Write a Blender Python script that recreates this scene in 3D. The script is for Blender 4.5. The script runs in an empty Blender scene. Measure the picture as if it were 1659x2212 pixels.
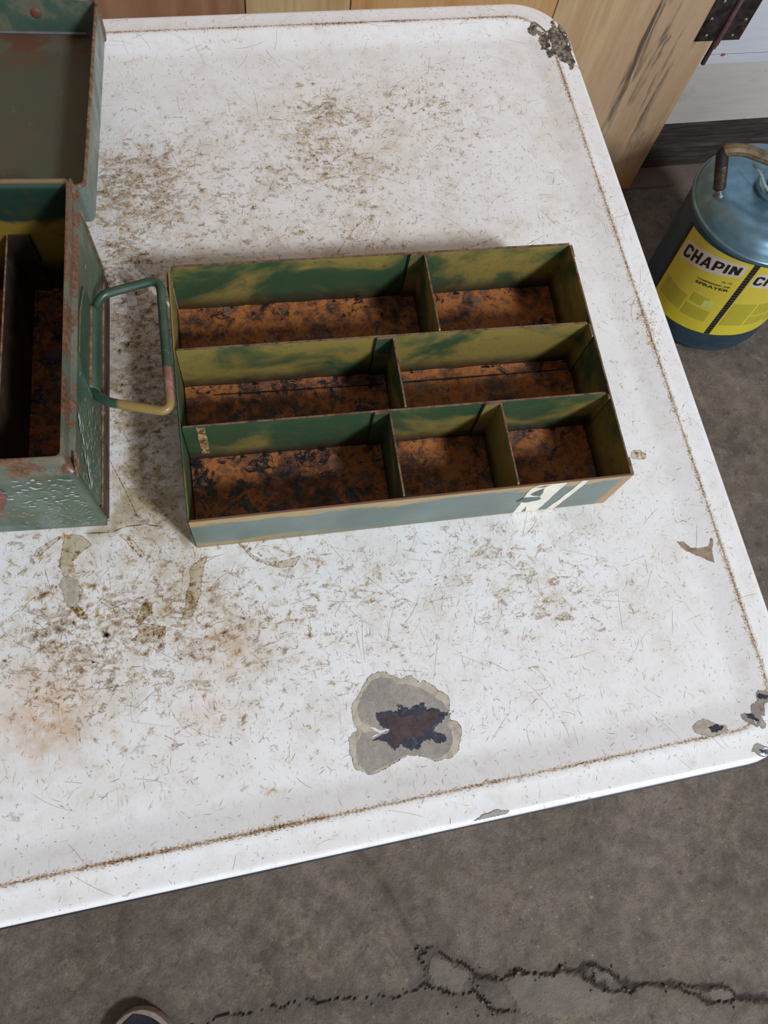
import bpy, bmesh, math, random
import numpy as np
from mathutils import Vector, Matrix, noise as mnoise

ZT = 0.76                      # height of the table rim above the floor
sc = bpy.context.scene
COL = sc.collection

# ------------------------------------------------------------------ camera
cd = bpy.data.cameras.new('camera')
cd.sensor_fit = 'HORIZONTAL'; cd.sensor_width = 36.0; cd.lens = 36.0 * 1727.1 / 1659.0
cd.clip_start = 0.01
cam = bpy.data.objects.new('camera', cd); COL.objects.link(cam)
cam.location = (0, 0, ZT + 0.5)
cam.rotation_euler = (0.3386955, -0.11490226, -0.19247718)
sc.camera = cam

# ------------------------------------------------------------------ light
w = bpy.data.worlds.new('world'); sc.world = w; w.use_nodes = True
w.node_tree.nodes['Background'].inputs[0].default_value = (1.0, 0.91, 0.85, 1)
w.node_tree.nodes['Background'].inputs[1].default_value = 0.24

def area(name, loc, target, size, sy, power, color):
    l = bpy.data.lights.new(name, 'AREA'); l.shape = 'RECTANGLE'; l.size = size; l.size_y = sy
    l.energy = power; l.color = color
    o = bpy.data.objects.new(name, l); COL.objects.link(o)
    o.location = loc
    o.rotation_euler = (Vector(target) - Vector(loc)).to_track_quat('-Z', 'Y').to_euler()
    return o
area('window_high_on_the_right', (1.70, -2.05, 3.25), (0.12, 0.25, 0.76), 0.42, 0.55, 122, (0.86, 0.93, 1.0))
area('daylight_from_open_doorway', (0.9, -3.8, 1.75), (0.1, 0.2, 0.7), 2.4, 1.8, 48, (0.74, 0.87, 1.0))
sc.cycles.transparent_max_bounces = 64

sc.view_settings.view_transform = 'Standard'; sc.view_settings.look = 'None'
sc.view_settings.gamma = 1.0; sc.view_settings.use_curve_mapping = False
sc.view_settings.exposure = 0.0

# ------------------------------------------------------------------ helpers
rnd = random.Random(7)
def srgb(r, g, b):
    f = lambda c: (c / 255 / 12.92) if c / 255 <= 0.04045 else ((c / 255 + 0.055) / 1.055) ** 2.4
    return (f(r), f(g), f(b), 1.0)

class NT:
    """small wrapper that writes node materials"""
    def __init__(s, name, rough=0.5, metallic=0.0, spec=0.5):
        s.m = bpy.data.materials.new(name); s.m.use_nodes = True
        s.t = s.m.node_tree; s.b = s.t.nodes['Principled BSDF']
        s.b.inputs['Roughness'].default_value = rough; s.b.inputs['Metallic'].default_value = metallic
        s.b.inputs['Specular IOR Level'].default_value = spec
        s._o = None
    def n(s, typ): return s.t.nodes.new(typ)
    def set(s, inp, val):
        if isinstance(val, bpy.types.NodeSocket): s.t.links.new(val, inp)
        else: inp.default_value = val
    def obj(s):
        if s._o is None: s._o = s.n('ShaderNodeTexCoord').outputs['Object']
        return s._o
    def map(s, scale=(1, 1, 1), loc=(0, 0, 0), rot=(0, 0, 0), vec=None):
        k = s.n('ShaderNodeMapping'); s.set(k.inputs['Vector'], vec or s.obj())
        k.inputs['Scale'].default_value = scale; k.inputs['Location'].default_value = loc
        k.inputs['Rotation'].default_value = rot; return k.outputs[0]
    def noise(s, scale, detail=4, rough=0.55, vec=None, dist=0.0, col=False):
        k = s.n('ShaderNodeTexNoise'); s.set(k.inputs['Vector'], vec or s.obj())
        k.inputs['Scale'].default_value = scale; k.inputs['Detail'].default_value = detail
        k.inputs['Roughness'].default_value = rough; k.inputs['Distortion'].default_value = dist
        return k.outputs['Color' if col else 'Fac']
    def voro(s, scale, vec=None, feature='F1', rand=1.0):
        k = s.n('ShaderNodeTexVoronoi'); s.set(k.inputs['Vector'], vec or s.obj())
        k.feature = feature; k.inputs['Scale'].default_value = scale; k.inputs['Randomness'].default_value = rand
        return k.outputs['Distance']
    def math(s, op, a, b=0.0, clamp=False):
        k = s.n('ShaderNodeMath'); k.operation = op; k.use_clamp = clamp
        s.set(k.inputs[0], a); s.set(k.inputs[1], b); return k.outputs[0]
    def rng(s, v, a, b, c=0.0, d=1.0, smooth=True):
        k = s.n('ShaderNodeMapRange'); k.interpolation_type = 'SMOOTHSTEP' if smooth else 'LINEAR'
        s.set(k.inputs[0], v)
        for i, q in enumerate((a, b, c, d)): k.inputs[i + 1].default_value = q
        return k.outputs[0]
    def mix(s, f, a, b, mode='MIX'):
        k = s.n('ShaderNodeMix'); k.data_type = 'RGBA'; k.blend_type = mode
        s.set(k.inputs[0], f); s.set(k.inputs[6], a); s.set(k.inputs[7], b); return k.outputs[2]
    def ramp(s, v, stops):
        k = s.n('ShaderNodeValToRGB'); s.set(k.inputs[0], v); e = k.color_ramp.elements
        while len(e) < len(stops): e.new(0.5)
        for i, (p, c) in enumerate(stops): e[i].position = p; e[i].color = c
        return k.outputs[0]
    def xyz(s, vec=None):
        k = s.n('ShaderNodeSeparateXYZ'); s.set(k.inputs[0], vec or s.obj()); return k.outputs
    def attr(s, name, out='Color'):
        k = s.n('ShaderNodeAttribute'); k.attribute_name = name; return k.outputs[out]
    def color(s, c): s.set(s.b.inputs['Base Color'], c); return s
    def rough(s, r): s.set(s.b.inputs['Roughness'], r); return s
    def bump(s, h, strength=0.3, dist=0.001):
        k = s.n('ShaderNodeBump'); k.inputs['Strength'].default_value = strength
        k.inputs['Distance'].default_value = dist; s.set(k.inputs['Height'], h)
        s.set(s.b.inputs['Normal'], k.outputs[0]); return s

def flat_mat(name, c, rough=0.5, metallic=0.0, spec=0.5, var=0.12, scale=60):
    q = NT(name, rough, metallic, spec)
    n_ = q.noise(scale, 3)
    dk = tuple(x * (1 - 2 * var) for x in c[:3]) + (1,)
    lt = tuple(min(1, x * (1 + var)) for x in c[:3]) + (1,)
    q.color(q.ramp(n_, [(0.3, dk), (0.7, lt)])); return q.m

def link_mesh(name, me, mats, parent=None, smooth=False):
    o = bpy.data.objects.new(name, me); COL.objects.link(o)
    for m_ in (mats if isinstance(mats, (list, tuple)) else [mats]): me.materials.append(m_)
    if parent: o.parent = parent
    if smooth:
        me.polygons.foreach_set('use_smooth', [True] * len(me.polygons))
        if hasattr(me, 'set_sharp_from_angle'): me.set_sharp_from_angle(angle=math.radians(40))
    return o
class MB:
    """collects vertices and faces and links them as ONE mesh object"""
    def __init__(s): s.v = []; s.f = []; s.mi = []
    def add(s, vs, fs, mi=0):
        b = len(s.v); s.v += [tuple(x) for x in vs]; s.f += [tuple(b + i for i in q) for q in fs]; s.mi += [mi] * len(fs)
    def box(s, a, b, mi=0):
        (x0, y0, z0), (x1, y1, z1) = a, b
        s.add([(x0, y0, z0), (x1, y0, z0), (x1, y1, z0), (x0, y1, z0), (x0, y0, z1), (x1, y0, z1), (x1, y1, z1), (x0, y1, z1)],
              [(0, 3, 2, 1), (4, 5, 6, 7), (0, 1, 5, 4), (1, 2, 6, 5), (2, 3, 7, 6), (3, 0, 4, 7)], mi)
    def plate(s, o, u, v, poly, t, mi=0):
        """flat sheet: polygon in the (u, v) plane at o, thickness t centred on the plane"""
        o, u, v = Vector(o), Vector(u).normalized(), Vector(v).normalized(); n = u.cross(v)
        k = len(poly)
        top = [o + u * a + v * b + n * t / 2 for a, b in poly]; bot = [o + u * a + v * b - n * t / 2 for a, b in poly]
        s.add(top + bot, [tuple(range(k)), tuple(range(2 * k - 1, k - 1, -1))] + [(i, i + k, (i + 1) % k + k, (i + 1) % k) for i in range(k)], mi)
    def tube(s, pts, r, seg=12, cap=True, mi=0, rf=None):
        pts = [Vector(p) for p in pts]; n = len(pts); base = len(s.v); ref = None
        for i, p in enumerate(pts):
            d = (pts[min(i + 1, n - 1)] - pts[max(i - 1, 0)]).normalized()
            if ref is None:
                ref = d.orthogonal().normalized()
            ref = (ref - d * ref.dot(d)).normalized(); b = d.cross(ref)
            rr = rf(i / (n - 1)) * r if rf else r
            for k in range(seg):
                a = 2 * math.pi * k / seg; s.v.append(tuple(p + (ref * math.cos(a) + b * math.sin(a)) * rr))
        for i in range(n - 1):
            for k in range(seg):
                s.f.append((base + i * seg + k, base + i * seg + (k + 1) % seg, base + (i + 1) * seg + (k + 1) % seg, base + (i + 1) * seg + k)); s.mi.append(mi)
        if cap:
            s.f.append(tuple(base + k for k in range(seg))[::-1]); s.mi.append(mi)
            s.f.append(tuple(base + (n - 1) * seg + k for k in range(seg))); s.mi.append(mi)
    def lathe(s, prof, seg=64, mi=0):
        base = len(s.v); n = len(prof)
        for r, z in prof:
            for k in range(seg):
                a = 2 * math.pi * k / seg; s.v.append((r * math.cos(a), r * math.sin(a), z))
        for i in range(n - 1):
            for k in range(seg):
                s.f.append((base + i * seg + k, base + i * seg + (k + 1) % seg, base + (i + 1) * seg + (k + 1) % seg, base + (i + 1) * seg + k)); s.mi.append(mi)
    def loops(s, loops, closed=True, mi=0):
        base = len(s.v); k = len(loops[0])
        for l in loops: s.v += [tuple(p) for p in l]
        for i in range(len(loops) - 1):
            for j in range(k if closed else k - 1):
                j2 = (j + 1) % k
                s.f.append((base + i * k + j, base + i * k + j2, base + (i + 1) * k + j2, base + (i + 1) * k + j)); s.mi.append(mi if isinstance(mi, int) else mi[i])
        return base, k
    def build(s, name, mats, parent=None, smooth=False):
        me = bpy.data.meshes.new(name); me.from_pydata(s.v, [], s.f); me.update()
        o = link_mesh(name, me, mats, parent, smooth)
        if any(s.mi): me.polygons.foreach_set('material_index', s.mi)
        return o
def empty(name, loc=(0, 0, 0), rz=0.0):
    o = bpy.data.objects.new(name, None); COL.objects.link(o); o.location = loc; o.rotation_euler = (0, 0, rz)
    o.empty_display_size = 0.05; return o
def tag(o, label=None, cat=None, group=None, kind=None):
    if label: o['label'] = label
    if cat: o['category'] = cat
    if group: o['group'] = group
    if kind: o['kind'] = kind
    return o
def round_path(pts, r, n=6):
    """polyline with its inner corners rounded"""
    pts = [Vector(p) for p in pts]; out = [pts[0]]
    for i in range(1, len(pts) - 1):
        a, b, c = pts[i - 1], pts[i], pts[i + 1]
        d1 = (a - b).normalized(); d2 = (c - b).normalized(); rr = min(r, (a - b).length * .45, (c - b).length * .45)
        p0, p2 = b + d1 * rr, b + d2 * rr
        for k in range(n + 1):
            t = k / n; out.append(p0 * (1 - t) ** 2 + b * 2 * t * (1 - t) + p2 * t * t)
    out.append(pts[-1]); return out
def rrect(x0, y0, x1, y1, r, z, na=8, nx=1, ny=1):
    """rounded rectangle loop (counter-clockwise) with a fixed point count"""
    pts = []
    for (cx, cy, a0, nxt) in ((x1 - r, y1 - r, 0, nx), (x0 + r, y1 - r, 90, ny), (x0 + r, y0 + r, 180, nx), (x1 - r, y0 + r, 270, ny)):
        arc = [(cx + r * math.cos(math.radians(a0 + 90 * k / na)), cy + r * math.sin(math.radians(a0 + 90 * k / na))) for k in range(na + 1)]
        pts.append((arc, nxt))
    out = []
    for i, (arc, nxt) in enumerate(pts):
        out += arc; a = arc[-1]; b = pts[(i + 1) % 4][0][0]
        for k in range(1, nxt): out.append((a[0] + (b[0] - a[0]) * k / nxt, a[1] + (b[1] - a[1]) * k / nxt))
    return [(x, y, z) for x, y in out]

# ------------------------------------------------------------------ materials
def green_paint(name, c1, c2, rust=0.35, ochre=None, seed=0.0, rough=0.45, streak=True, edge=None):
    """old enamel paint on sheet steel: patchy green, worn to ochre undercoat and rust"""
    q = NT(name, rough)
    v = q.map(loc=(seed, seed * .7, seed * 1.3))
    base = q.mix(q.rng(q.noise(16, 4, .6, v), .38, .64), c1, c2)
    if ochre:
        base = q.mix(q.rng(q.noise(20, 5, .6, q.map(loc=(seed + 3, 1, 5))), .5 + .0, .62), base, ochre)
    fine = q.noise(420, 3, .6, v)
    base = q.mix(q.rng(fine, .30, .75, 0, .22), base, (0.02, 0.03, 0.02, 1))
    ru = q.rng(q.noise(48, 8, .72, q.map(loc=(seed + 9, 2, 7))), .74 - rust * .3, .80 - rust * .3)
    base = q.mix(q.math('MULTIPLY', ru, .85), base, q.ramp(fine, [(.35, srgb(72, 42, 28)), (.65, srgb(122, 82, 56))]))
    if edge:
        axis, a, b, ec = edge
        base = q.mix(q.math('MULTIPLY', q.rng(q.math('ADD', q.xyz()[axis], q.math('MULTIPLY', q.math('SUBTRACT', q.noise(70, 4), .5), .012)), a, b), .92), base, ec)
    q.color(base); q.rough(q.rng(q.noise(60, 3, .5, v), .3, .7, rough - .1, rough + .22))
    q.bump(q.mix(.4, q.noise(300, 4, .6, v), q.noise(40, 3, .5, v)), .22, .0012)
    return q.m
def rusty_floor(name, seed=0.0, orange=.5, dark=.5):
    q = NT(name, .7)
    v = q.map(loc=(seed, seed * 2.1, 0))
    a = q.mix(.5, q.noise(26, 5, .6, v, .6), q.noise(110, 7, .7, v, .4)); b = q.noise(80, 8, .72, v, .7); c = q.noise(300, 4, .6, v)
    base = q.ramp(a, [(.38, srgb(30, 22, 22)), (.43, srgb(76, 47, 33)), (.50 - .03 * orange, srgb(116, 68, 38)), (.54, srgb(168, 100, 42)), (.60, srgb(104, 62, 44)), (.66, srgb(122, 88, 54))])
    base = q.mix(q.rng(b, .50 + .09 * (1 - dark), .54 + .09 * (1 - dark)), base, q.ramp(c, [(.35, srgb(16, 12, 15)), (.7, srgb(48, 36, 36))]))
    base = q.mix(q.rng(q.noise(34, 5, .6, q.map(loc=(seed + 5, 3, 1))), .60, .68, 0, .8), base, srgb(90, 82, 76))
    base = q.mix(q.rng(c, .5, .8, 0, .35), base, srgb(178, 104, 44))
    q.color(base); q.rough(q.rng(b, .45, .62, .75, .28)); q.bump(q.mix(.5, b, c), .8, .0016); return q.m
RUST_RIM = NT('rusty_sheet_edge', .75)
RUST_RIM.color(RUST_RIM.ramp(RUST_RIM.noise(160, 5, .7), [(.3, srgb(66, 44, 34)), (.5, srgb(112, 82, 62)), (.66, srgb(150, 122, 92)), (.75, srgb(70, 84, 58))]))
RUST_RIM = RUST_RIM.m

def stain_mat():
    q = NT('stain_in_enamel', .55)
    # a stain is a thin coloured film: light is tinted once going in and once coming out
    g = q.n('ShaderNodeGamma'); q.set(g.inputs[0], q.attr('Col')); g.inputs[1].default_value = .6
    tr = q.n('ShaderNodeBsdfTransparent'); q.set(tr.inputs[0], g.outputs[0]); out = q.t.nodes['Material Output']
    q.t.links.new(tr.outputs[0], out.inputs[0])
    return q.m
STAIN = stain_mat()

class Marks:
    """thin strokes and soft blots that lie in a surface, one mesh with a colour + opacity per vertex"""
    def __init__(s, zf, dz=(.00003, .00010)): s.v = []; s.f = []; s.c = []; s.zf = zf; s.dz = dz
    def pt(s, x, y, dz, c, a): s.v.append((x, y, s.zf(x, y) + dz)); s.c.append(tuple(min(1.0, k_ * 1.12) ** (1.45 * a) for k_ in c) + (1.0,))
    def stroke(s, x, y, ang, ln, wd, c, a, bend=0.0, n=3):
        dz = rnd.uniform(*s.dz); b = len(s.v); th = ang - bend / 2; px, py = x, y
        for i in range(n + 1):
            t = i / n; hw = wd / 2 * (1.0 if 0 < i < n else .35); nx, ny = -math.sin(th), math.cos(th)
            aa = a * (1.0 if 0 < i < n else .25)
            s.pt(px + nx * hw, py + ny * hw, dz, c, aa); s.pt(px - nx * hw, py - ny * hw, dz, c, aa)
            px += math.cos(th) * ln / n; py += math.sin(th) * ln / n; th += bend / n
        for i in range(n): s.f.append((b + 2 * i, b + 2 * i + 1, b + 2 * i + 3, b + 2 * i + 2))
    def blot(s, x, y, r, c, a, n=9, el=1.0, ang=0.0, core=.35):
        dz = rnd.uniform(*s.dz); b = len(s.v); s.pt(x, y, dz, c, a)
        rr = [r * rnd.uniform(.55, 1.25) for _ in range(n)]
        for k in range(2 * n):
            ring, j = divmod(k, n); t = 2 * math.pi * j / n; q = rr[j] * (core if ring == 0 else 1.0)
            dx, dy = math.cos(t) * q * el, math.sin(t) * q
            s.pt(x + dx * math.cos(ang) - dy * math.sin(ang), y + dx * math.sin(ang) + dy * math.cos(ang), dz, c, a * .85 if ring == 0 else 0.0)
        for j in range(n):
            j2 = (j + 1) % n
            s.f.append((b, b + 1 + j, b + 1 + j2)); s.f.append((b + 1 + j, b + 1 + n + j, b + 1 + n + j2, b + 1 + j2))
    def outline(s, poly, wd, c, a):
        for i in range(len(poly)):
            p, q = poly[i], poly[(i + 1) % len(poly)]
            s.stroke(p[0], p[1], math.atan2(q[1] - p[1], q[0] - p[0]), math.hypot(q[0] - p[0], q[1] - p[1]) * 1.05, wd * rnd.uniform(.6, 1.2), c, a * rnd.uniform(.6, 1), 0, 3)
    def build(s, name, parent, mat=None):
        me = bpy.data.meshes.new(name); me.from_pydata(s.v, [], s.f); me.update()
        at = me.color_attributes.new('Col', 'FLOAT_COLOR', 'POINT'); at.data.foreach_set('color', np.array(s.c, dtype=np.float32).ravel())
        o = link_mesh(name, me, mat or STAIN, parent); o['kind'] = 'stuff'; return o
def ragged(poly, amp, seg=4, seed=1):
    """adds small irregular points along an outline"""
    r_ = random.Random(seed); out = []
    for i in range(len(poly)):
        p, q = poly[i], poly[(i + 1) % len(poly)]; out.append(p)
        L = math.hypot(q[0] - p[0], q[1] - p[1]); nx, ny = -(q[1] - p[1]) / (L + 1e-9), (q[0] - p[0]) / (L + 1e-9)
        for k in range(1, seg):
            t = k / seg; d = r_.uniform(-amp, amp); out.append((p[0] + (q[0] - p[0]) * t + nx * d, p[1] + (q[1] - p[1]) * t + ny * d))
    return out
CHIP_OUT=[(0.0464,0.0415),(0.0496,0.0457),(0.0543,0.0503),(0.0574,0.0553),(0.0624,0.0593),(0.0669,0.0603),(0.071,0.0594),(0.0748,0.0568),(0.0781,0.055),(0.0807,0.0534),(0.0845,0.0547),(0.0875,0.0549),(0.0891,0.0521),(0.092,0.0488),(0.0952,0.05),(0.0988,0.0465),(0.1029,0.0419),(0.1079,0.0382),(0.1078,0.033),(0.1061,0.0271),(0.1061,0.0236),(0.11,0.0215),(0.1118,0.0185),(0.1114,0.0138),(0.1089,0.0088),(0.1068,0.0045),(0.1025,0.0013),(0.0977,0.0019),(0.0932,0.0008),(0.0894,0.0028),(0.0837,0.0059),(0.079,0.0072),(0.0751,0.0085),(0.0745,0.0073),(0.0675,0.0053),(0.0614,0.0029),(0.0556,0.0014),(0.05,0.0012),(0.0464,0.0038),(0.0427,0.0061),(0.0421,0.0121),(0.0408,0.0163),(0.0417,0.0235),(0.0443,0.0263),(0.0481,0.0279),(0.0467,0.0319),(0.0466,0.0367)]
CHIP_MID=[(0.0502,0.0394),(0.0529,0.0464),(0.0581,0.0517),(0.0625,0.0558),(0.0677,0.0569),(0.0744,0.0547),(0.078,0.0509),(0.0836,0.0499),(0.0908,0.0465),(0.0957,0.0422),(0.1036,0.0351),(0.1062,0.0291),(0.1053,0.0231),(0.1019,0.021),(0.1053,0.017),(0.1043,0.009),(0.1005,0.005),(0.0927,0.0019),(0.0837,0.0059),(0.0751,0.0085),(0.0676,0.006),(0.0603,0.0041),(0.0502,0.0021),(0.0463,0.0068),(0.0448,0.0136),(0.046,0.02),(0.0505,0.0258),(0.0601,0.0247),(0.0629,0.0249),(0.0566,0.0287),(0.051,0.0325)]
CHIP_DARK=[(0.0612,0.0363),(0.0679,0.0358),(0.0734,0.0351),(0.0771,0.0358),(0.0747,0.038),(0.0782,0.0377),(0.0817,0.034),(0.0872,0.0364),(0.0924,0.0368),(0.0925,0.0323),(0.0978,0.032),(0.1022,0.0288),(0.1055,0.0275),(0.1026,0.0243),(0.0979,0.0224),(0.0943,0.019),(0.0994,0.016),(0.1011,0.0143),(0.0997,0.0112),(0.0962,0.0112),(0.0919,0.0147),(0.0869,0.0143),(0.0848,0.0113),(0.0789,0.0101),(0.0757,0.0114),(0.0736,0.0148),(0.0687,0.0117),(0.0665,0.0148),(0.065,0.0174),(0.0538,0.0209),(0.0609,0.0219),(0.0677,0.0243),(0.0634,0.0275),(0.0608,0.032)]
CHIP_RUST=[(0.0634,0.0346),(0.0716,0.0334),(0.0795,0.0303),(0.0873,0.0298),(0.0948,0.0312),(0.0996,0.03),(0.0978,0.0252),(0.0928,0.022),(0.0861,0.0209),(0.0917,0.0134),(0.0854,0.0176),(0.0805,0.0175),(0.0741,0.0174),(0.0682,0.0142),(0.0669,0.0201),(0.0691,0.024),(0.0642,0.028)]
CHIP_WHITE=[(0.0552,0.0284),(0.0585,0.0276),(0.0609,0.0256),(0.0678,0.0248),(0.0641,0.024),(0.0568,0.022),(0.0547,0.0224),(0.0612,0.0235)]
TRI=[(0.2896,0.1117),(0.2945,0.1109),(0.298,0.1058),(0.3047,0.1042),(0.3106,0.1045),(0.313,0.1095),(0.3141,0.1088),(0.3109,0.0993),(0.3102,0.0924),(0.3076,0.0944),(0.3028,0.0986),(0.2977,0.1019),(0.2929,0.1061)]
NR1=[(0.2943,-0.0083),(0.2971,-0.0076),(0.2985,-0.0089),(0.3015,-0.0086),(0.3027,-0.0052),(0.3036,-0.0037),(0.3064,-0.003),(0.3084,-0.0011),(0.3092,0.0027),(0.3107,0.0042),(0.3136,0.0034),(0.3168,0.0022),(0.3147,-0.0034),(0.3111,-0.0042),(0.309,-0.0114),(0.3057,-0.0108),(0.308,-0.0166),(0.3068,-0.0191),(0.3042,-0.0191),(0.3029,-0.0167),(0.301,-0.0175),(0.2991,-0.016),(0.2968,-0.0137),(0.2944,-0.0115)]
NR1D=[(0.2973,-0.0087),(0.2998,-0.0089),(0.3025,-0.0102),(0.3038,-0.0144),(0.3003,-0.0126),(0.2978,-0.011)]
NR1E=[(0.3096,0.0021),(0.3132,0.0014),(0.3158,-0.0002),(0.314,-0.0016),(0.3098,-0.0008),(0.3088,0.0005)]
NR2=[(0.2954,-0.0278),(0.2981,-0.0272),(0.3002,-0.0281),(0.3013,-0.0294),(0.3044,-0.0306),(0.305,-0.0329),(0.3035,-0.0362),(0.2982,-0.0352),(0.2957,-0.0336),(0.2946,-0.0315),(0.2925,-0.0313)]
NR2D=[(0.2976,-0.0309),(0.3007,-0.0321),(0.3047,-0.0328),(0.304,-0.0349),(0.2988,-0.0336)]
NR3=[(0.2591,-0.0096),(0.2634,-0.0074),(0.2688,-0.0058),(0.2726,-0.0087),(0.2766,-0.0112),(0.2817,-0.013),(0.2812,-0.0159),(0.2767,-0.0163),(0.2704,-0.0177),(0.2644,-0.0157),(0.2596,-0.0131)]
NR3D=[(0.2691,-0.0119),(0.2725,-0.0117),(0.2766,-0.0112),(0.2796,-0.0134),(0.274,-0.0158),(0.2704,-0.0151)]
FR=[(0.3013,0.5838),(0.3046,0.5874),(0.3095,0.5893),(0.3122,0.5853),(0.3149,0.5805),(0.3169,0.5779),(0.3202,0.5802),(0.3239,0.5839),(0.3241,0.5894),(0.328,0.5913),(0.3289,0.596),(0.3313,0.5985),(0.335,0.5983),(0.336,0.5931),(0.336,0.5832),(0.3352,0.5718),(0.3357,0.5625),(0.3362,0.5524),(0.3363,0.5433),(0.3365,0.5343),(0.3328,0.5378),(0.327,0.5341),(0.3271,0.5414),(0.3256,0.5419),(0.3219,0.543),(0.3195,0.5477),(0.3195,0.5514),(0.3172,0.5515),(0.3149,0.5504),(0.3123,0.5493),(0.3118,0.5539),(0.3117,0.5585),(0.308,0.5595),(0.309,0.5657),(0.3078,0.57),(0.3105,0.5753),(0.309,0.5783),(0.3061,0.5764),(0.3026,0.5782)]
FRD=[[(0.3305,0.5856),(0.3343,0.5846),(0.3348,0.579),(0.3345,0.5718),(0.3317,0.5678),(0.3304,0.5729),(0.3296,0.5772),(0.3283,0.5823)],[(0.3126,0.5643),(0.3168,0.5648),(0.3164,0.5611),(0.3142,0.5604),(0.3123,0.5618)],[(0.3171,0.5611),(0.3189,0.5614),(0.3164,0.5561),(0.3157,0.557)],[(0.3289,0.5612),(0.3341,0.5617),(0.3342,0.5559),(0.3292,0.5537)],[(0.3228,0.5524),(0.326,0.5531),(0.3245,0.549),(0.3218,0.55)],[(0.3303,0.5458),(0.334,0.5447),(0.3336,0.5419),(0.3303,0.5408)],[(0.3057,0.5853),(0.3084,0.5864),(0.3084,0.5838),(0.3059,0.5831)],[(0.3329,0.5907),(0.335,0.5897),(0.3346,0.5867),(0.3322,0.5881)]]
ST1=[(-0.1189,0.1463),(-0.1168,0.1523),(-0.1133,0.153),(-0.1077,0.1483),(-0.1071,0.1406),(-0.1087,0.1346),(-0.1123,0.1327),(-0.1166,0.1372),(-0.1169,0.1422)]
ST1T=[(-0.1123,0.1327),(-0.1088,0.1334),(-0.1036,0.125),(-0.1048,0.1234),(-0.1093,0.126)]
ST1U=[(-0.1138,0.1803),(-0.1032,0.178),(-0.0978,0.1712),(-0.104,0.167),(-0.1103,0.1615),(-0.109,0.1549),(-0.1156,0.1528),(-0.1181,0.1589),(-0.1163,0.169)]
ST2=[(-0.0399,0.1436),(-0.0369,0.1484),(-0.0278,0.1522),(-0.0322,0.1411),(-0.0343,0.1285),(-0.0389,0.1204),(-0.0427,0.1134),(-0.0487,0.1132),(-0.0448,0.1214),(-0.0432,0.13),(-0.04,0.1372)]
ST3=[(-0.0705,0.1276),(-0.0651,0.1279),(-0.0652,0.121),(-0.0702,0.1181),(-0.0729,0.1148),(-0.0762,0.1167),(-0.0729,0.1211)]
ST4=[(-0.0795,0.1062),(-0.0746,0.109),(-0.0753,0.114),(-0.0705,0.1151),(-0.0579,0.111),(-0.0608,0.1054),(-0.0654,0.1074),(-0.0681,0.1036),(-0.0739,0.104)]
ST5=[(-0.0806,0.1745),(-0.077,0.1746),(-0.0704,0.1669),(-0.0663,0.159),(-0.0688,0.1574),(-0.073,0.1647)]
ST6=[(-0.0071,0.1571),(-0.0047,0.1565),(0.0005,0.1483),(0.0073,0.1432),(0.0158,0.1405),(0.0314,0.1427),(0.0267,0.1368),(0.0178,0.1369),(0.0094,0.1402),(0.0002,0.1463)]
ST7=[(-0.1327,0.1696),(-0.1308,0.1732),(-0.1174,0.1796),(-0.1151,0.1792),(-0.1287,0.169),(-0.131,0.1683)]
SMEAR=[(-0.0866,0.1801),(-0.0825,0.1945),(-0.0743,0.2046),(-0.0566,0.2052),(-0.0415,0.1931),(-0.0359,0.1761),(-0.0348,0.16),(-0.0391,0.1613),(-0.0439,0.1709),(-0.0536,0.1762),(-0.0649,0.1799),(-0.0765,0.1798),(-0.0854,0.1774),(-0.1023,0.1794)]
SPOT1=[(0.2756,0.1791),(0.2789,0.183),(0.2832,0.1828),(0.2875,0.1792),(0.2868,0.1757),(0.2809,0.1754),(0.277,0.1767)]
NE=[(0.1067,-0.0373),(0.1117,-0.0344),(0.1207,-0.033),(0.129,-0.0352),(0.1253,-0.0381),(0.1166,-0.038)]
SPOTG=[(-0.052,0.446,0.037,0.029,2.2),(0.002,0.472,0.053,0.035,1.0),(-0.061,0.381,0.029,0.042,1.3),(0.004,0.407,0.051,0.029,1.1),(0.117,0.511,0.034,0.017,2.0),(0.102,0.468,0.04,0.027,1.6),(0.198,0.513,0.043,0.029,1.3),(0.205,0.455,0.038,0.032,0.8),(0.116,0.422,0.051,0.035,1.0),(0.122,0.378,0.072,0.017,0.9),(-0.054,0.318,0.025,0.054,2.2),(-0.06,0.255,0.021,0.04,2.2),(-0.054,0.194,0.018,0.019,1.6),(-0.126,0.137,0.044,0.034,1.5),(-0.066,0.104,0.05,0.039,1.6),(0.001,0.116,0.047,0.038,1.2),(-0.129,0.087,0.032,0.021,1.0),(0.07,0.104,0.045,0.035,0.6),(0.186,0.088,0.035,0.028,0.9),(0.154,0.129,0.038,0.016,0.7),(0.001,0.041,0.056,0.021,0.45),(0.312,0.282,0.007,0.024,0.5),(0.346,0.364,0.012,0.044,0.5)]
DIRTG=[(-0.06,0.29,0.034,0.088,1.0),(-0.06,0.194,0.032,0.028,1.1),(-0.049,0.446,0.044,0.042,0.55),(0.118,0.476,0.083,0.054,0.45),(-0.13,0.065,0.023,0.021,0.7),(-0.02,0.09,0.017,0.017,0.5),(-0.066,0.104,0.073,0.05,0.35),(0.088,0.386,0.144,0.021,0.45),(-0.048,0.139,0.014,0.027,0.4),(-0.114,0.156,0.014,0.026,0.5),(0.294,0.462,0.016,0.071,0.4)]
ORANGE=[(-0.133,0.067,0.02,0.018,1.0),(-0.023,0.092,0.013,0.016,0.6),(-0.037,0.054,0.014,0.011,0.6),(-0.135,0.093,0.016,0.014,0.4),(0.215,0.055,0.019,0.015,0.15)]
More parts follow.
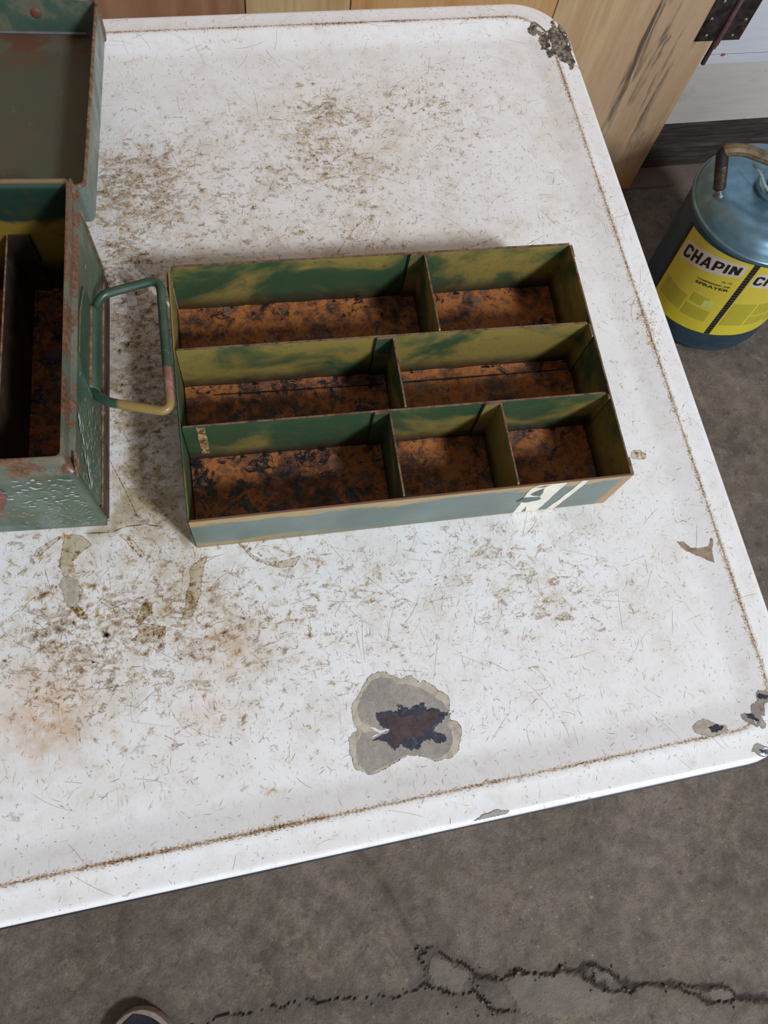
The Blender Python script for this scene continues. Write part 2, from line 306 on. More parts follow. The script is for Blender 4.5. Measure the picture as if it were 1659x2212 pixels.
# ================================================================== SETTING
# ---- concrete floor with its joint, cracks and broken patches
JOINT = [(.06, -.03), (.0966, -.1067), (.1179, -.1425), (.1419, -.2173), (.1553, -.2786)]
CR = [[(-.30, -.26), (-.12, -.265), (.0, -.272), (.0733, -.2846), (.0994, -.2904), (.1543, -.2829), (.1728, -.302), (.2191, -.3137)],
      [(.1553, -.2786), (.1504, -.244), (.1749, -.2446), (.2016, -.2673), (.2246, -.2907), (.2165, -.3101)],
      [(.2246, -.2907), (.234, -.2958), (.2577, -.3009), (.2700, -.2965), (.2806, -.2952), (.31, -.306), (.3348, -.31), (.36, -.313), (.3767, -.3175), (.3853, -.3132), (.4185, -.3266), (.4386, -.3465), (.432, -.3559), (.4111, -.3513), (.3785, -.3241)],
      [(.432, -.3559), (.45, -.353), (.4974, -.3624), (.52, -.365), (.5475, -.3718), (.5889, -.3856), (.5937, -.3991), (.6181, -.4013), (.6408, -.4126), (.72, -.43), (.95, -.45)],
      [(.5004, -.3647), (.5487, -.3907), (.5853, -.4065), (.5932, -.4005)],
      [(.2191, -.3137), (.235, -.335), (.262, -.348), (.2787, -.3449)]]
CRW = [.0013, .0018, .0042, .0048, .0040, .0025]
PATCH = [[(.263, -.3082), (.2795, -.2995), (.334, -.3129), (.3742, -.3263), (.3977, -.3468), (.4133, -.3564), (.4013, -.372), (.3607, -.3736), (.3204, -.3631), (.3008, -.3558), (.2787, -.3449), (.2689, -.3277)],
         [(.158, -.272), (.168, -.252), (.19, -.262), (.212, -.288), (.208, -.305), (.182, -.3)],
         [(.388, -.318), (.405, -.320), (.425, -.334), (.42, -.343), (.395, -.335)],
         [(.552, -.382), (.572, -.381), (.588, -.392), (.582, -.400), (.562, -.397)]]
def np_noise(X, Y, s, seed):
    """smooth value noise on arrays"""
    r_ = np.random.RandomState(seed); g = r_.rand(256, 256); x = X / s + 500; y = Y / s + 500
    xi = np.floor(x).astype(int); yi = np.floor(y).astype(int); fx = x - xi; fy = y - yi
    fx = fx * fx * (3 - 2 * fx); fy = fy * fy * (3 - 2 * fy); G = lambda a, b: g[a % 256, b % 256]
    return (G(xi, yi) * (1 - fx) + G(xi + 1, yi) * fx) * (1 - fy) + (G(xi, yi + 1) * (1 - fx) + G(xi + 1, yi + 1) * fx) * fy
def seg_dist(X, Y, pl):
    d = np.full(X.shape, 9.0)
    for (x0, y0), (x1, y1) in zip(pl[:-1], pl[1:]):
        dx, dy = x1 - x0, y1 - y0; t = np.clip(((X - x0) * dx + (Y - y0) * dy) / (dx * dx + dy * dy), 0, 1)
        d = np.minimum(d, np.hypot(X - x0 - t * dx, Y - y0 - t * dy))
    return d
def inside(X, Y, poly):
    r_ = np.zeros(X.shape, bool); n = len(poly)
    for i in range(n):
        (x0, y0), (x1, y1) = poly[i], poly[(i + 1) % n]
        if y0 == y1: continue
        c = ((y0 > Y) != (y1 > Y)) & (X < (x1 - x0) * (Y - y0) / (y1 - y0) + x0); r_ ^= c
    return r_
def make_floor():
    xs = np.unique(np.concatenate([np.arange(-2.6, -.45, .05), np.arange(-.45, .85, .0028), np.arange(.85, 3.0, .02)]))
    ys = np.unique(np.concatenate([np.arange(-2.6, -.5, .05), np.arange(-.5, -.06, .0028), np.arange(-.06, 1.02, .02), [1.022, 1.0235, 1.08]]))
    X, Y = np.meshgrid(xs, ys, indexing='ij')
    wx = X + (np_noise(X, Y, .012, 1) - .5) * .009 + (np_noise(X, Y, .004, 9) - .5) * .003
    wy = Y + (np_noise(X, Y, .012, 2) - .5) * .009 + (np_noise(X, Y, .004, 8) - .5) * .003
    crack = np.zeros(X.shape); halo = np.zeros(X.shape)
    for pl, cw in zip(CR, CRW):
        d = seg_dist(wx, wy, pl); cwv = cw * (.15 + 1.35 * np_noise(X, Y, .022, 5))
        crack = np.maximum(crack, np.clip(1.25 - d / cwv, 0, 1)); halo = np.maximum(halo, np.exp(-(d / .016) ** 2))
    d = seg_dist(X + (np_noise(X, Y, .02, 3) - .5) * .003, Y, JOINT); crack = np.maximum(crack, .36 * np.clip(1.35 - d / .0042, 0, 1) * np.clip(np_noise(X, Y, .03, 6) * 2.2, .25, 1))
    halo = np.maximum(halo, .3 * np.exp(-(d / .008) ** 2))
    pat = np.zeros(X.shape)
    for p in PATCH: pat = np.maximum(pat, inside(wx, wy, p).astype(float))
    Z = -.004 * crack + (np_noise(X, Y, .25, 11) - .5) * .004 + (np_noise(X, Y, .02, 12) - .5) * .0011 + (np_noise(X, Y, .006, 13) - .5) * .0006 - halo * np_noise(X, Y, .008, 14) * .0016 * (1 - pat) + pat * .0006 - .0022
    Z = np.where(Y > 1.023, .003, Z)
    nx, ny = X.shape; idx = np.arange(nx * ny).reshape(nx, ny)
    F = np.stack([idx[:-1, :-1], idx[1:, :-1], idx[1:, 1:], idx[:-1, 1:]], -1).reshape(-1, 4)
    me = bpy.data.meshes.new('floor'); V = np.stack([X, Y, Z], -1).reshape(-1, 3)
    me.from_pydata(V.tolist(), [], F.tolist()); me.update()
    at = me.color_attributes.new('Col', 'FLOAT_COLOR', 'POINT')
    at.data.foreach_set('color', np.stack([crack, halo, pat, np.ones_like(crack)], -1).astype(np.float32).ravel())
    q = NT('stained_concrete', .8)
    v = q.obj(); cr = q.xyz(q.attr('Col'))
    big = q.noise(5, 5, .6); mid = q.noise(38, 6, .65); fine = q.noise(330, 4, .65)
    base = q.ramp(q.mix(.55, big, mid), [(.38, srgb(84, 74, 66)), (.5, srgb(108, 96, 86)), (.60, srgb(128, 114, 104))])
    base = q.mix(q.rng(q.noise(16, 6, .7, q.map(loc=(9, 2, 4)), 1.2), .56, .64, 0, .45), base, srgb(142, 128, 106))
    base = q.mix(q.rng(q.noise(12, 4, .6, q.map(loc=(4, 4, 4))), .5, .65, 0, .35), base, srgb(112, 102, 82))
    base = q.mix(q.rng(fine, .35, .62, .35, 0), base, srgb(68, 58, 52))
    base = q.mix(q.rng(q.noise(150, 3, .5, q.map(loc=(7, 7, 7))), .68, .76, 0, .55), base, srgb(170, 158, 144))
    base = q.mix(q.rng(q.noise(70, 6, .75, q.map(loc=(2, 7, 1))), .57, .66, 0, .6), base, srgb(60, 50, 46))
    base = q.mix(q.math('MULTIPLY', cr[1], .38), base, srgb(70, 60, 54))
    base = q.mix(q.math('MULTIPLY', cr[2], .45), base, srgb(126, 116, 106))
    base = q.mix(q.math('MULTIPLY', cr[0], .85), base, srgb(46, 37, 34))
    base = q.mix(q.rng(q.xyz()[1], 1.0215, 1.0225), base, srgb(108, 92, 84))
    q.color(base); q.bump(q.mix(.5, mid, fine), .7, .004)
    o = link_mesh('floor', me, q.m, None, False); o['kind'] = 'structure'
    return o
make_floor()
mb = MB()
CRUMB = flat_mat('broken_concrete', srgb(108, 98, 90), .85, scale=200)
for k in range(45):
    pl = rnd.choice([CR[1], CR[2], CR[2], CR[3], CR[5], CR[0]]); i = rnd.randrange(len(pl) - 1); t = rnd.random()
    x = pl[i][0] * (1 - t) + pl[i + 1][0] * t + rnd.gauss(0, .008); y = pl[i][1] * (1 - t) + pl[i + 1][1] * t + rnd.gauss(0, .007) - .003
    s_ = rnd.uniform(.0010, .0032); a = rnd.random() * 6
    pts = [Vector((math.cos(a + j * 1.05) * s_ * rnd.uniform(.7, 1.2), math.sin(a + j * 1.05) * s_ * rnd.uniform(.6, 1.1), 0)) for j in range(6)]
    b0 = [(x + p.x, y + p.y, -.0045) for p in pts]; b1 = [(x + p.x * .75, y + p.y * .75, -.0015 + s_ * .5) for p in pts]
    mb.add(b0 + b1, [tuple(range(6, 12))] + [(j, (j + 1) % 6, 6 + (j + 1) % 6, 6 + j) for j in range(6)])
tag(mb.build('concrete_crumbs', CRUMB), 'loose grey concrete crumbs lying along the floor crack', 'rubble', kind='stuff')

# ---- back wall of painted boards above a dark weathered base board
WY = 1.075
wall = empty('wall_back', (0, WY, 0)); wall['kind'] = 'structure'
def board_mat(name, c, seed, dirt):
    q = NT(name, .55)
    g = q.noise(9, 5, .6, q.map(scale=(1, 1, 9), loc=(seed, 0, seed)))
    base = q.mix(q.rng(g, .35, .7, 0, .35), c, tuple(x * .8 for x in c[:3]) + (1,))
    base = q.mix(q.rng(q.noise(14, 6, .65, q.map(loc=(seed, 3, 2))), .55, .72, 0, dirt), base, srgb(140, 128, 112))
    base = q.mix(q.rng(q.noise(85, 4, .6, q.map(loc=(seed, 5, 2))), .68, .75, 0, .5), base, srgb(120, 100, 84))
    q.color(base); q.bump(q.noise(60, 5, .6, q.map(scale=(1, 1, 6))), .25, .001); return q.m
WHITE_A = board_mat('white_board_paint', srgb(205, 205, 212), 1, .1)
WHITE_B = board_mat('cream_board_paint', srgb(196, 190, 184), 5, .3)
zs = [.114, .2515, .445, .64, .835, 1.03, 1.225, 1.42, 1.615, 1.81, 2.005, 2.2, 2.4]
for i in range(len(zs) - 1):
    mb = MB(); off = 0.0 if i == 0 else -.0025
    mb.plate((0, .011 + off, 0), (1, 0, 0), (0, 0, 1), [(-2.6, zs[i] + .0006), (3.0, zs[i] + .0006), (3.0, zs[i + 1] - .0006), (-2.6, zs[i + 1] - .0006)], .022)
    if i == 1:
        mb.v = [(x, y, z) for x, y, z in mb.v]
    mb.build('board', WHITE_B if i == 0 else WHITE_A, wall)
mb = MB()      # nail head and the split in the lower white board
mb.plate((.9398, -.0032, .2715), (1, 0, 0), (0, 0, 1), [(.004 * math.cos(t * .8), .0028 * math.sin(t * .8)) for t in range(8)], .001)
mb.build('nail_head', flat_mat('rusty_nail', srgb(140, 84, 70), .7), wall)
mb = MB()
for i in range(14):
    x = .86 + i * .02; mb.plate((x, -.0027, .2722 + rnd.uniform(-.0006, .0006)), (1, 0, 0), (0, 0, 1), [(0, -.0003), (.0205, -.0004), (.0205, .0002), (0, .0004)], .0003)
mb.build('board_split', flat_mat('dark_split', srgb(120, 114, 108), .8), wall)
DARKWOOD = NT('weathered_dark_wood', .75)
g = DARKWOOD.noise(20, 7, .7, DARKWOOD.map(scale=(.6, 1, 7)))
b_ = DARKWOOD.ramp(g, [(.34, srgb(26, 21, 20)), (.5, srgb(54, 45, 41)), (.62, srgb(78, 66, 60)), (.72, srgb(52, 44, 42))])
b_ = DARKWOOD.mix(DARKWOOD.rng(DARKWOOD.noise(7, 4, .6), .55, .7, 0, .6), b_, srgb(106, 92, 86))
DARKWOOD.color(b_); DARKWOOD.bump(g, .9, .004); DARKWOOD = DARKWOOD.m
bb = empty('baseboard_back', (0, WY, 0)); bb['kind'] = 'structure'
mb = MB(); n = 180
lp = []
for yy, zz in ((.02, .003), (-.004, .003), (-.006, .03), (-.005, .058), (-.001, .064), (-.003, .068), (-.003, .112), (.02, .1135)):
    lp.append([(-2.6 + 5.6 * k / n, yy + (rnd.uniform(-.0025, .0015) if .01 < zz < .06 else rnd.uniform(-.0004, .0004)), zz + (rnd.uniform(-.002, .002) if .02 < zz < .07 else 0)) for k in range(n + 1)])
mb.loops(lp, closed=False); mb.build('sill_board', DARKWOOD, bb)

# ---- plank door with its hinge
DY = 1.02
door = empty('door_1', (0, DY, 0)); door['kind'] = 'structure'
def wood(name, c1, c2, c3, seed, streak=None, rough=.5):
    q = NT(name, rough)
    v = q.map(scale=(1, 1, .07), loc=(seed, 0, seed * .37))
    g1 = q.noise(38, 5, .6, v, .6); g2 = q.noise(170, 4, .65, v, .2); g3 = q.noise(7, 3, .5, q.map(scale=(1, 1, .2), loc=(seed, 0, 0)))
    base = q.mix(q.rng(g1, .36, .64), c1, c2); base = q.mix(q.rng(g3, .42, .66, 0, .8), base, c3)
    base = q.mix(q.rng(g2, .48, .75, 0, .45), base, tuple(x * .55 for x in c1[:3]) + (1,))
    if streak:
        x0, x1, z0, z1 = streak; s_ = q.xyz()
        m_ = q.math('MULTIPLY', q.math('MULTIPLY', q.rng(s_[0], x0, x0 + .05), q.rng(s_[0], x1 - .03, x1, 1, 0)), q.rng(s_[2], z0, z0 + .08))
        s1 = q.noise(52, 5, .6, q.map(scale=(1, 1, .085), loc=(seed + 2.2, 0, 1)), .9); s2 = q.noise(30, 4, .6, q.map(scale=(.8, 1, .16), loc=(seed + 8, 0, 3)))
        k = q.math('MULTIPLY', q.math('MULTIPLY', q.rng(s1, .49, .62), q.rng(s2, .40, .60)), m_)
        base = q.mix(q.math('MULTIPLY', m_, .38), base, srgb(176, 146, 116))
        base = q.mix(q.math('MULTIPLY', k, .88), base, srgb(70, 64, 60))
        base = q.mix(q.rng(s_[2], .012, .09, .85, 0), base, srgb(186, 128, 66))
    q.color(base); q.bump(q.mix(.5, g1, g2), .25, .001); return q.m
W1 = wood('brown_plank', srgb(158, 118, 88), srgb(142, 100, 72), srgb(166, 124, 96), 3)
W2 = wood('tan_plank', srgb(192, 162, 120), srgb(178, 140, 96), srgb(198, 170, 124), 11)
W3 = wood('orange_plank', srgb(196, 150, 100), srgb(182, 126, 76), srgb(200, 160, 110), 21)
W4 = wood('spalted_plank', srgb(200, 168, 128), srgb(180, 144, 106), srgb(190, 158, 130), 33, (.675, .862, .05, 1))
edges = [(-.95, -.62, W3), (-.62, -.3, W2), (-.3, .0998, W1), (.0998, .2475, W2), (.2475, .5617, W3), (.5617, .8593, W4)]
for k, (x0, x1, m_) in enumerate(edges):
    mb = MB(); g_ = .0007
    mb.plate((0, .0125, 0), (1, 0, 0), (0, 0, 1), [(x0 + g_, .006), (x1 - g_, .006), (x1 - g_, 2.05), (x0 + g_, 2.05)], .025)
    o = mb.build('plank', m_, door)
    bev = o.modifiers.new('soft', 'BEVEL'); bev.width = .0012; bev.segments = 2
IRON = NT('dark_iron', .42, .6)
IRON.color(IRON.ramp(IRON.noise(60, 5, .65), [(.35, srgb(40, 33, 32)), (.55, srgb(74, 62, 58)), (.7, srgb(100, 82, 76))])); IRON.bump(IRON.noise(90, 4), .3, .001); IRON = IRON.m
IRONR = flat_mat('worn_iron', srgb(128, 98, 92), .4, .5)
SCREW = flat_mat('bright_screw', srgb(190, 180, 175), .3, .8)
H0 = ZT - .4105
hg = MB()
hg.plate((0, -.0012, 0), (1, 0, 0), (0, 0, 1), [(.8248, H0), (.8610, H0), (.8610, H0 + .102), (.8248, H0 + .102)], .0024)
h1 = hg.build('hinge', IRON, door)
hg = MB(); hg.plate((0, -.0012, 0), (1, 0, 0), (0, 0, 1), [(.8700, H0), (.9053, H0), (.9053, H0 + .102), (.8700, H0 + .102)], .0024); hg.build('hinge_leaf', IRON, h1)
hg = MB()
for k in range(5):
    z0 = H0 - .005 + k * .0222; hg.tube([(.8655, -.004, z0), (.8655, -.004, z0 + .0212)], .0046, 14)
hg.tube([(.8655, -.004, H0 - .012), (.8655, -.004, H0 + .11)], .0036, 10)
hg.build('hinge_barrel', IRONR, h1, True)
hg = MB(); hg.box((.8625, -.002, H0 - .0475), (.8685, .003, H0 - .004)); hg.build('hinge_lower_strip', flat_mat('dark_brown_strip', srgb(66, 44, 36), .7), h1)  # narrow dark brown strip below the hinge barrel
for (x, dz) in ((.8339, .0405), (.8964, .037), (.8407, .0105), (.8888, .0085), (.8400, .07), (.8930, .0755)):
    hg = MB(); hg.lathe([(.0001, .0006), (.0016, .0006), (.0026, 0), (.0026, -.0004)], 12)
    hg.v = [(x + a, -.0026 - c, H0 + dz + b) for a, b, c in hg.v]; hg.build('screw', SCREW, h1, True)

# ================================================================== TABLE
TX0, TX1, TY0, TY1 = -.72, .3377, -.0385, .6150
TR = .048
tb = tag(empty('enamel_table', ((TX0 + TX1) / 2, (TY0 + TY1) / 2, 0)), 'white enamelled steel table top, stained, scratched and chipped', 'table')
TOFF = (-(TX0 + TX1) / 2, -(TY0 + TY1) / 2, ZT)
def tchild(o): o.location = TOFF; return o
PAN = .004
def sdf(x, y):
    cx, cy = (TX0 + TX1) / 2, (TY0 + TY1) / 2; r = TR
    qx = abs(x - cx) - (TX1 - TX0) / 2 + r; qy = abs(y - cy) - (TY1 - TY0) / 2 + r
    return math.hypot(max(qx, 0), max(qy, 0)) + min(max(qx, qy), 0) - r
def sm(t): t = min(1, max(0, t)); return t * t * (3 - 2 * t)
def hz_d(d):       # height by distance d inside the outline
    if d < .004: return -.004 + math.sqrt(max(0, .004 ** 2 - (.004 - d) ** 2))
    return -PAN * sm((d - .0185) / .024) + .0006 * math.exp(-((d - .019) / .004) ** 2)
def hz(x, y): return hz_d(-sdf(x, y))
def smoothnoise(x, y, s, seed):
    return float(np_noise(np.array([x]), np.array([y]), s, seed)[0])
mb = MB(); loops = []
ds = [0, .0003, .001, .002, .003, .004, .006, .010, .014, .0165, .0185, .0205, .0225] + [.0225 + .0028 * i for i in range(1, 9)]
while ds[-1] < .319: ds.append(ds[-1] + .0042)
ds += [.3235, .3258]
for d in ds:
    loops.append(rrect(TX0 + d, TY0 + d, TX1 - d, TY1 - d, max(TR - d, min(.009, .3262 - d)), hz_d(d), 12, 250, 150))
under = [rrect(TX0, TY0, TX1, TY1, TR, z, 12, 250, 150) for z in (-.022, -.004)]
under = [rrect(TX0 + .0008, TY0 + .0008, TX1 - .0008, TY1 - .0008, TR, -.022, 12, 250, 150)] + [rrect(TX0 + .0004, TY0 + .0004, TX1 - .0004, TY1 - .0004, TR, -.0055, 12, 250, 150)]
loops.append([(x, (TY0 + TY1) / 2, z) for x, y, z in loops[-1]])      # closes on the centre line
mb.loops(under + loops)
X = np.array([v[0] for v in mb.v]); Y = np.array([v[1] for v in mb.v])
def gsum(L): 
    s_ = np.zeros(X.shape)
    for x, y, sx, sy, w_ in L: s_ += w_ * np.exp(-((X - x) / sx) ** 2 * .7 - ((Y - y) / sy) ** 2 * .7)
    return s_
dirt = gsum(DIRTG) * (.6 + .8 * np_noise(X, Y, .02, 21)); orange = gsum(ORANGE)
smear = inside(X + (np_noise(X, Y, .006, 31) - .5) * .003, Y + (np_noise(X, Y, .006, 32) - .5) * .003, SMEAR).astype(float)
en = NT('white_enamel', .22, 0, .5)
at_ = en.xyz(en.attr('Col')); nf = en.noise(90, 5, .65); ng = en.noise(20, 5, .6); nz = en.noise(520, 3, .6)
base = en.mix(en.rng(ng, .35, .7, 0, .5), srgb(238, 237, 238), srgb(228, 223, 218))
base = en.mix(en.rng(nf, .50, .74, 0, .30), base, srgb(200, 186, 166))
base = en.mix(en.rng(nz, .57, .75, 0, .26), base, srgb(172, 156, 136))
base = en.mix(en.math('MULTIPLY', at_[0], en.rng(nf, .28, .7, .12, .75), True), base, srgb(184, 164, 130))
base = en.mix(en.math('MULTIPLY', at_[1], en.rng(nf, .25, .65, .1, .6), True), base, srgb(206, 160, 116))
base = en.mix(en.math('MULTIPLY', at_[2], en.rng(nf, .2, .6, .35, .85)), base, srgb(166, 152, 122))
dn_ = en.math('MULTIPLY', en.attr('Col', 'Alpha'), 3.0)
def streaks(rot, seed, lo, hi, sx=700, sy=85):
    v_ = en.map(scale=(sx, sy, 1), rot=(0, 0, rot), loc=(seed, seed, 0)); return en.rng(en.noise(1.0, 2, .5, v_), lo, hi)
mot = en.noise(105, 7, .68, en.map(scale=(1, 1.7, 1), rot=(0, 0, .35)), .8)
thr = en.math('SUBTRACT', .665, en.math('MULTIPLY', dn_, .062))
mm = en.rng(en.math('SUBTRACT', mot, thr), -.005, .065)
fbk = en.rng(en.noise(900, 3, .6), .30, .62, .25, 1)
BROWN = en.mix(en.rng(ng, .4, .6), srgb(150, 120, 76), srgb(134, 108, 74))
base = en.mix(en.math('MULTIPLY', en.math('MULTIPLY', mm, fbk), .78), base, BROWN)
mot2 = en.noise(34, 6, .7, en.map(loc=(5, 5, 5)))
base = en.mix(en.math('MULTIPLY', en.rng(mot2, .46, .70), en.math('MULTIPLY', en.rng(dn_, 0, 2.4, .12, .55), fbk)), base, srgb(184, 164, 132))
for i_, (r_, s_) in enumerate(((.35, 1), (1.25, 7), (2.2, 13), (-.4, 19))):
    msk = en.rng(en.noise(30, 3, .5, en.map(loc=(i_ * 3.3, 1, 1))), .42, .62)
    base = en.mix(en.math('MULTIPLY', en.math('MULTIPLY', streaks(r_, s_, .66, .74), msk), en.rng(dn_, 0, 1.6, .28, .62)), base, BROWN)
en.color(base); en.rough(en.rng(ng, .3, .7, .20, .34)); en.bump(en.mix(.7, nf, nz), .10, .0006)
den = gsum(SPOTG) * (.7 + .6 * np_noise(X, Y, .03, 23)) + .5 + .75 * np.exp(-((X - .17) / .13) ** 2 - ((Y - .10) / .08) ** 2)
me = bpy.data.meshes.new('tabletop'); me.from_pydata(mb.v, [], mb.f); me.update()
at = me.color_attributes.new('Col', 'FLOAT_COLOR', 'POINT'); at.data.foreach_set('color', np.stack([dirt, orange, smear, np.clip(den / 3, 0, 1)], -1).astype(np.float32).ravel())
top = tchild(link_mesh('tabletop', me, en.m, tb, True))
DARKEDGE = flat_mat('dark_steel_edge', srgb(38, 40, 50), .5, .3)
mb = MB(); ring = []
for a in range(9):
    t = 2 * math.pi * a / 8; e = .0010 * math.cos(t); ring.append(rrect(TX0 - e, TY0 - e, TX1 + e, TY1 + e, TR, -.0052 + .0011 * math.sin(t), 12, 40, 30))
mb.loops(ring); tchild(mb.build('edge_binding', DARKEDGE, tb, True))
WHITELEG = flat_mat('white_painted_wood', srgb(214, 212, 206), .5)
mb = MB(); a0 = rrect(TX0 + .03, TY0 + .03, TX1 - .03, TY1 - .03, .02, -.11, 6); a1 = [(x, y, -.006) for x, y, z in a0]
b0 = rrect(TX0 + .05, TY0 + .05, TX1 - .05, TY1 - .05, .01, -.11, 6); b1 = [(x, y, -.006) for x, y, z in b0]
mb.loops([b1, b0, a0, a1]); tchild(mb.build('apron', WHITELEG, tb))
for x in (TX0 + .075, TX1 - .075):
    for y in (TY0 + .075, TY1 - .075):
        mb = MB(); mb.loops([[(x + sx * h_, y + sy * h_, z) for sx, sy in ((-1, -1), (1, -1), (1, 1), (-1, 1))] for z, h_ in ((-.7575, .013), (-.75, .015), (-.12, .024), (-.007, .024))])
        mb.f.append((len(mb.v) - 16, len(mb.v) - 13, len(mb.v) - 14, len(mb.v) - 15)); mb.mi.append(0)
        tchild(mb.build('leg', WHITELEG, tb))

# ---- chips where the enamel has broken away
GREY = NT('ground_coat', .6)
g = GREY.noise(240, 5, .7); g2 = GREY.noise(50, 4, .6)
b_ = GREY.mix(GREY.rng(g2, .35, .65), srgb(170, 161, 150), srgb(150, 143, 136)); g3 = GREY.noise(1400, 3, .7); b_ = GREY.mix(GREY.rng(g3, .48, .66, 0, .45), b_, srgb(112, 104, 96)); GREY.color(GREY.mix(GREY.rng(g, .3, .6, .4, 0), b_, srgb(110, 100, 90))); GREY.bump(g, .3, .0008); GREY = GREY.m
BEIGE = NT('under_enamel', .55); g = BEIGE.noise(180, 5, .7); BEIGE.color(BEIGE.ramp(g, [(.3, srgb(150, 138, 120)), (.55, srgb(186, 176, 160)), (.75, srgb(200, 190, 176))])); BEIGE = BEIGE.m
BLUE = NT('blue_black_steel', .5, .2); g = BLUE.noise(300, 5, .7); BLUE.color(BLUE.ramp(g, [(.3, srgb(34, 36, 48)), (.6, srgb(66, 68, 82)), (.75, srgb(120, 122, 134))])); BLUE = BLUE.m
REDR = NT('red_brown_rust', .75); g = REDR.noise(170, 6, .7); REDR.color(REDR.ramp(g, [(.3, srgb(44, 40, 46)), (.5, srgb(74, 56, 54)), (.7, srgb(90, 72, 70))])); REDR.bump(g, .5, .001); REDR = REDR.m
BROWNC = NT('brown_chip', .65); g = BROWNC.noise(200, 5, .7); BROWNC.color(BROWNC.ramp(g, [(.3, srgb(118, 96, 76)), (.6, srgb(168, 146, 122))])); BROWNC = BROWNC.m
SCALY = NT('scaly_corner_steel', .6); g = SCALY.noise(320, 6, .75, None, .4); g2 = SCALY.noise(90, 4, .6)
b_ = SCALY.ramp(g2, [(.35, srgb(108, 96, 84)), (.5, srgb(160, 150, 134)), (.65, srgb(172, 162, 142))])
b_ = SCALY.mix(SCALY.rng(g, .42, .54), srgb(66, 56, 50), b_); SCALY.color(b_); SCALY.bump(g, .9, .002); SCALY = SCALY.m
PALE = flat_mat('pale_flake', srgb(222, 216, 212), .5)
marks = Marks(hz)
def clampin(p, m=.0010):
    x, y = p; d = sdf(x, y)
    if d > -m:
        gx = (sdf(x + 1e-5, y) - d) / 1e-5; gy = (sdf(x, y + 1e-5) - d) / 1e-5; x -= gx * (d + m); y -= gy * (d + m)
    return (x, y)
def chip(name, poly, m_, dz, seed, amp=.0006, line=True, parent=None):
    pp = [clampin(p, .0010 if dz < .0004 else .0022) for p in ragged(poly, amp, 4, seed)]
    n_ = len(pp); cx = sum(p[0] for p in pp) / n_; cy = sum(p[1] for p in pp) / n_
    bm = bmesh.new(); vs = [bm.verts.new((x, y, 0)) for x, y in pp]; bm.faces.new(vs)
    bmesh.ops.triangulate(bm, faces=bm.faces[:]); bmesh.ops.subdivide_edges(bm, edges=[e for e in bm.edges if e.calc_length() > .008], cuts=2)
    bmesh.ops.triangulate(bm, faces=bm.faces[:])
    r_ = bmesh.ops.extrude_face_region(bm, geom=bm.faces[:]); up = [e for e in r_['geom'] if isinstance(e, bmesh.types.BMVert)]
    for v in bm.verts: v.co.z = hz(v.co.x, v.co.y) - .0003
    for v in up: v.co.z = hz(v.co.x, v.co.y) + dz
    bmesh.ops.recalc_face_normals(bm, faces=bm.faces[:])
    me = bpy.data.meshes.new(name); bm.to_mesh(me); bm.free(); o = link_mesh(name, me, m_, parent or tb)
    if parent is None: o.location = TOFF
    if line: marks.outline(pp, .0005, (.08, .06, .04), .8)
    return o
c = tag(chip('enamel_chip', CHIP_OUT, BEIGE, .00008, 1), 'large beige and grey chip with a rusty dark centre')
chip('ground_coat', CHIP_MID, GREY, .00014, 2, .0005, False, c)
chip('bare_steel', CHIP_DARK, BLUE, .00020, 3, .0010, False, c)
chip('rust', CHIP_RUST, REDR, .00026, 4, .0008, False, c)
for k in range(520):
    p = rnd.choice(CHIP_DARK); x, y = p[0] + rnd.gauss(0, .0018), p[1] + rnd.gauss(0, .0016)
    marks.blot(x, y, rnd.uniform(.0004, .0016), (.055, .06, .095), rnd.uniform(.12, .45), 6)
chip('enamel_flake', CHIP_WHITE, PALE, .0003, 5, .0003, True, c)
for nm, pl, m_, dk in (('tri', TRI, BROWNC, None), ('n1', NR1, GREY, [NR1D, NR1E]), ('n2', NR2, GREY, [NR2D]), ('n3', NR3, BEIGE, [NR3D]), ('fr', FR, SCALY, FRD), ('s1', ST1, BEIGE, None), ('ne', NE, GREY, None)):
    c = chip('enamel_chip', pl, m_, .0001 if nm != 'ne' else .0005, len(nm) + len(pl), .0004 if nm != 'fr' else .0009)
    lab = {'tri': 'small brown triangular chip', 'fr': 'scaly bare corner', 'n1': 'grey scratched chip on the near corner'}.get(nm)
    if lab: c['label'] = lab
    for j, d_ in enumerate(dk or []): chip('bare_steel', d_, BLUE if nm != 'fr' else flat_mat('dark_scale_%d' % j, srgb(70, 60, 52), .7, scale=400), .0002, j + 5, .0007, False, c)
# glue like stains: beige film with a brown rim
for i, pl in enumerate((ST1T, ST1U, ST2, ST3, ST4, ST5, ST6, ST7, SPOT1)):
    cx = sum(p[0] for p in pl) / len(pl); cy = sum(p[1] for p in pl) / len(pl); pp = ragged(pl, .0005, 4, i)
    b = len(marks.v); col = (.50, .42, .27); a = (.30, .30, .30, .34, .30, .14, .26, .14, .3)[i]
    for x, y in pp: marks.pt(x, y, .00004, col, a)
    # fan from a point on the medial side keeps the film inside narrow outlines
    tri = bmesh.new(); vs = [tri.verts.new((x, y, 0)) for x, y in pp]; f_ = tri.faces.new(vs); res = bmesh.ops.triangulate(tri, faces=[f_])
    tri.verts.index_update()
    for f in tri.faces: marks.f.append(tuple(b + v.index for v in f.verts))
    tri.free(); marks.outline(pp, .00045, (.22, .14, .07), .55)
    for k in range(10):
        p = rnd.choice(pp); t = rnd.random() * .8; marks.blot(p[0] + (cx - p[0]) * t, p[1] + (cy - p[1]) * t, rnd.uniform(.0008, .002), (.3, .2, .1), .3)
marks.blot(-.0935, .1115, .0030, (.04, .04, .05), .8); marks.blot(-.1025, .0965, .0022, (.05, .05, .07), .8, el=.6, ang=1.2)
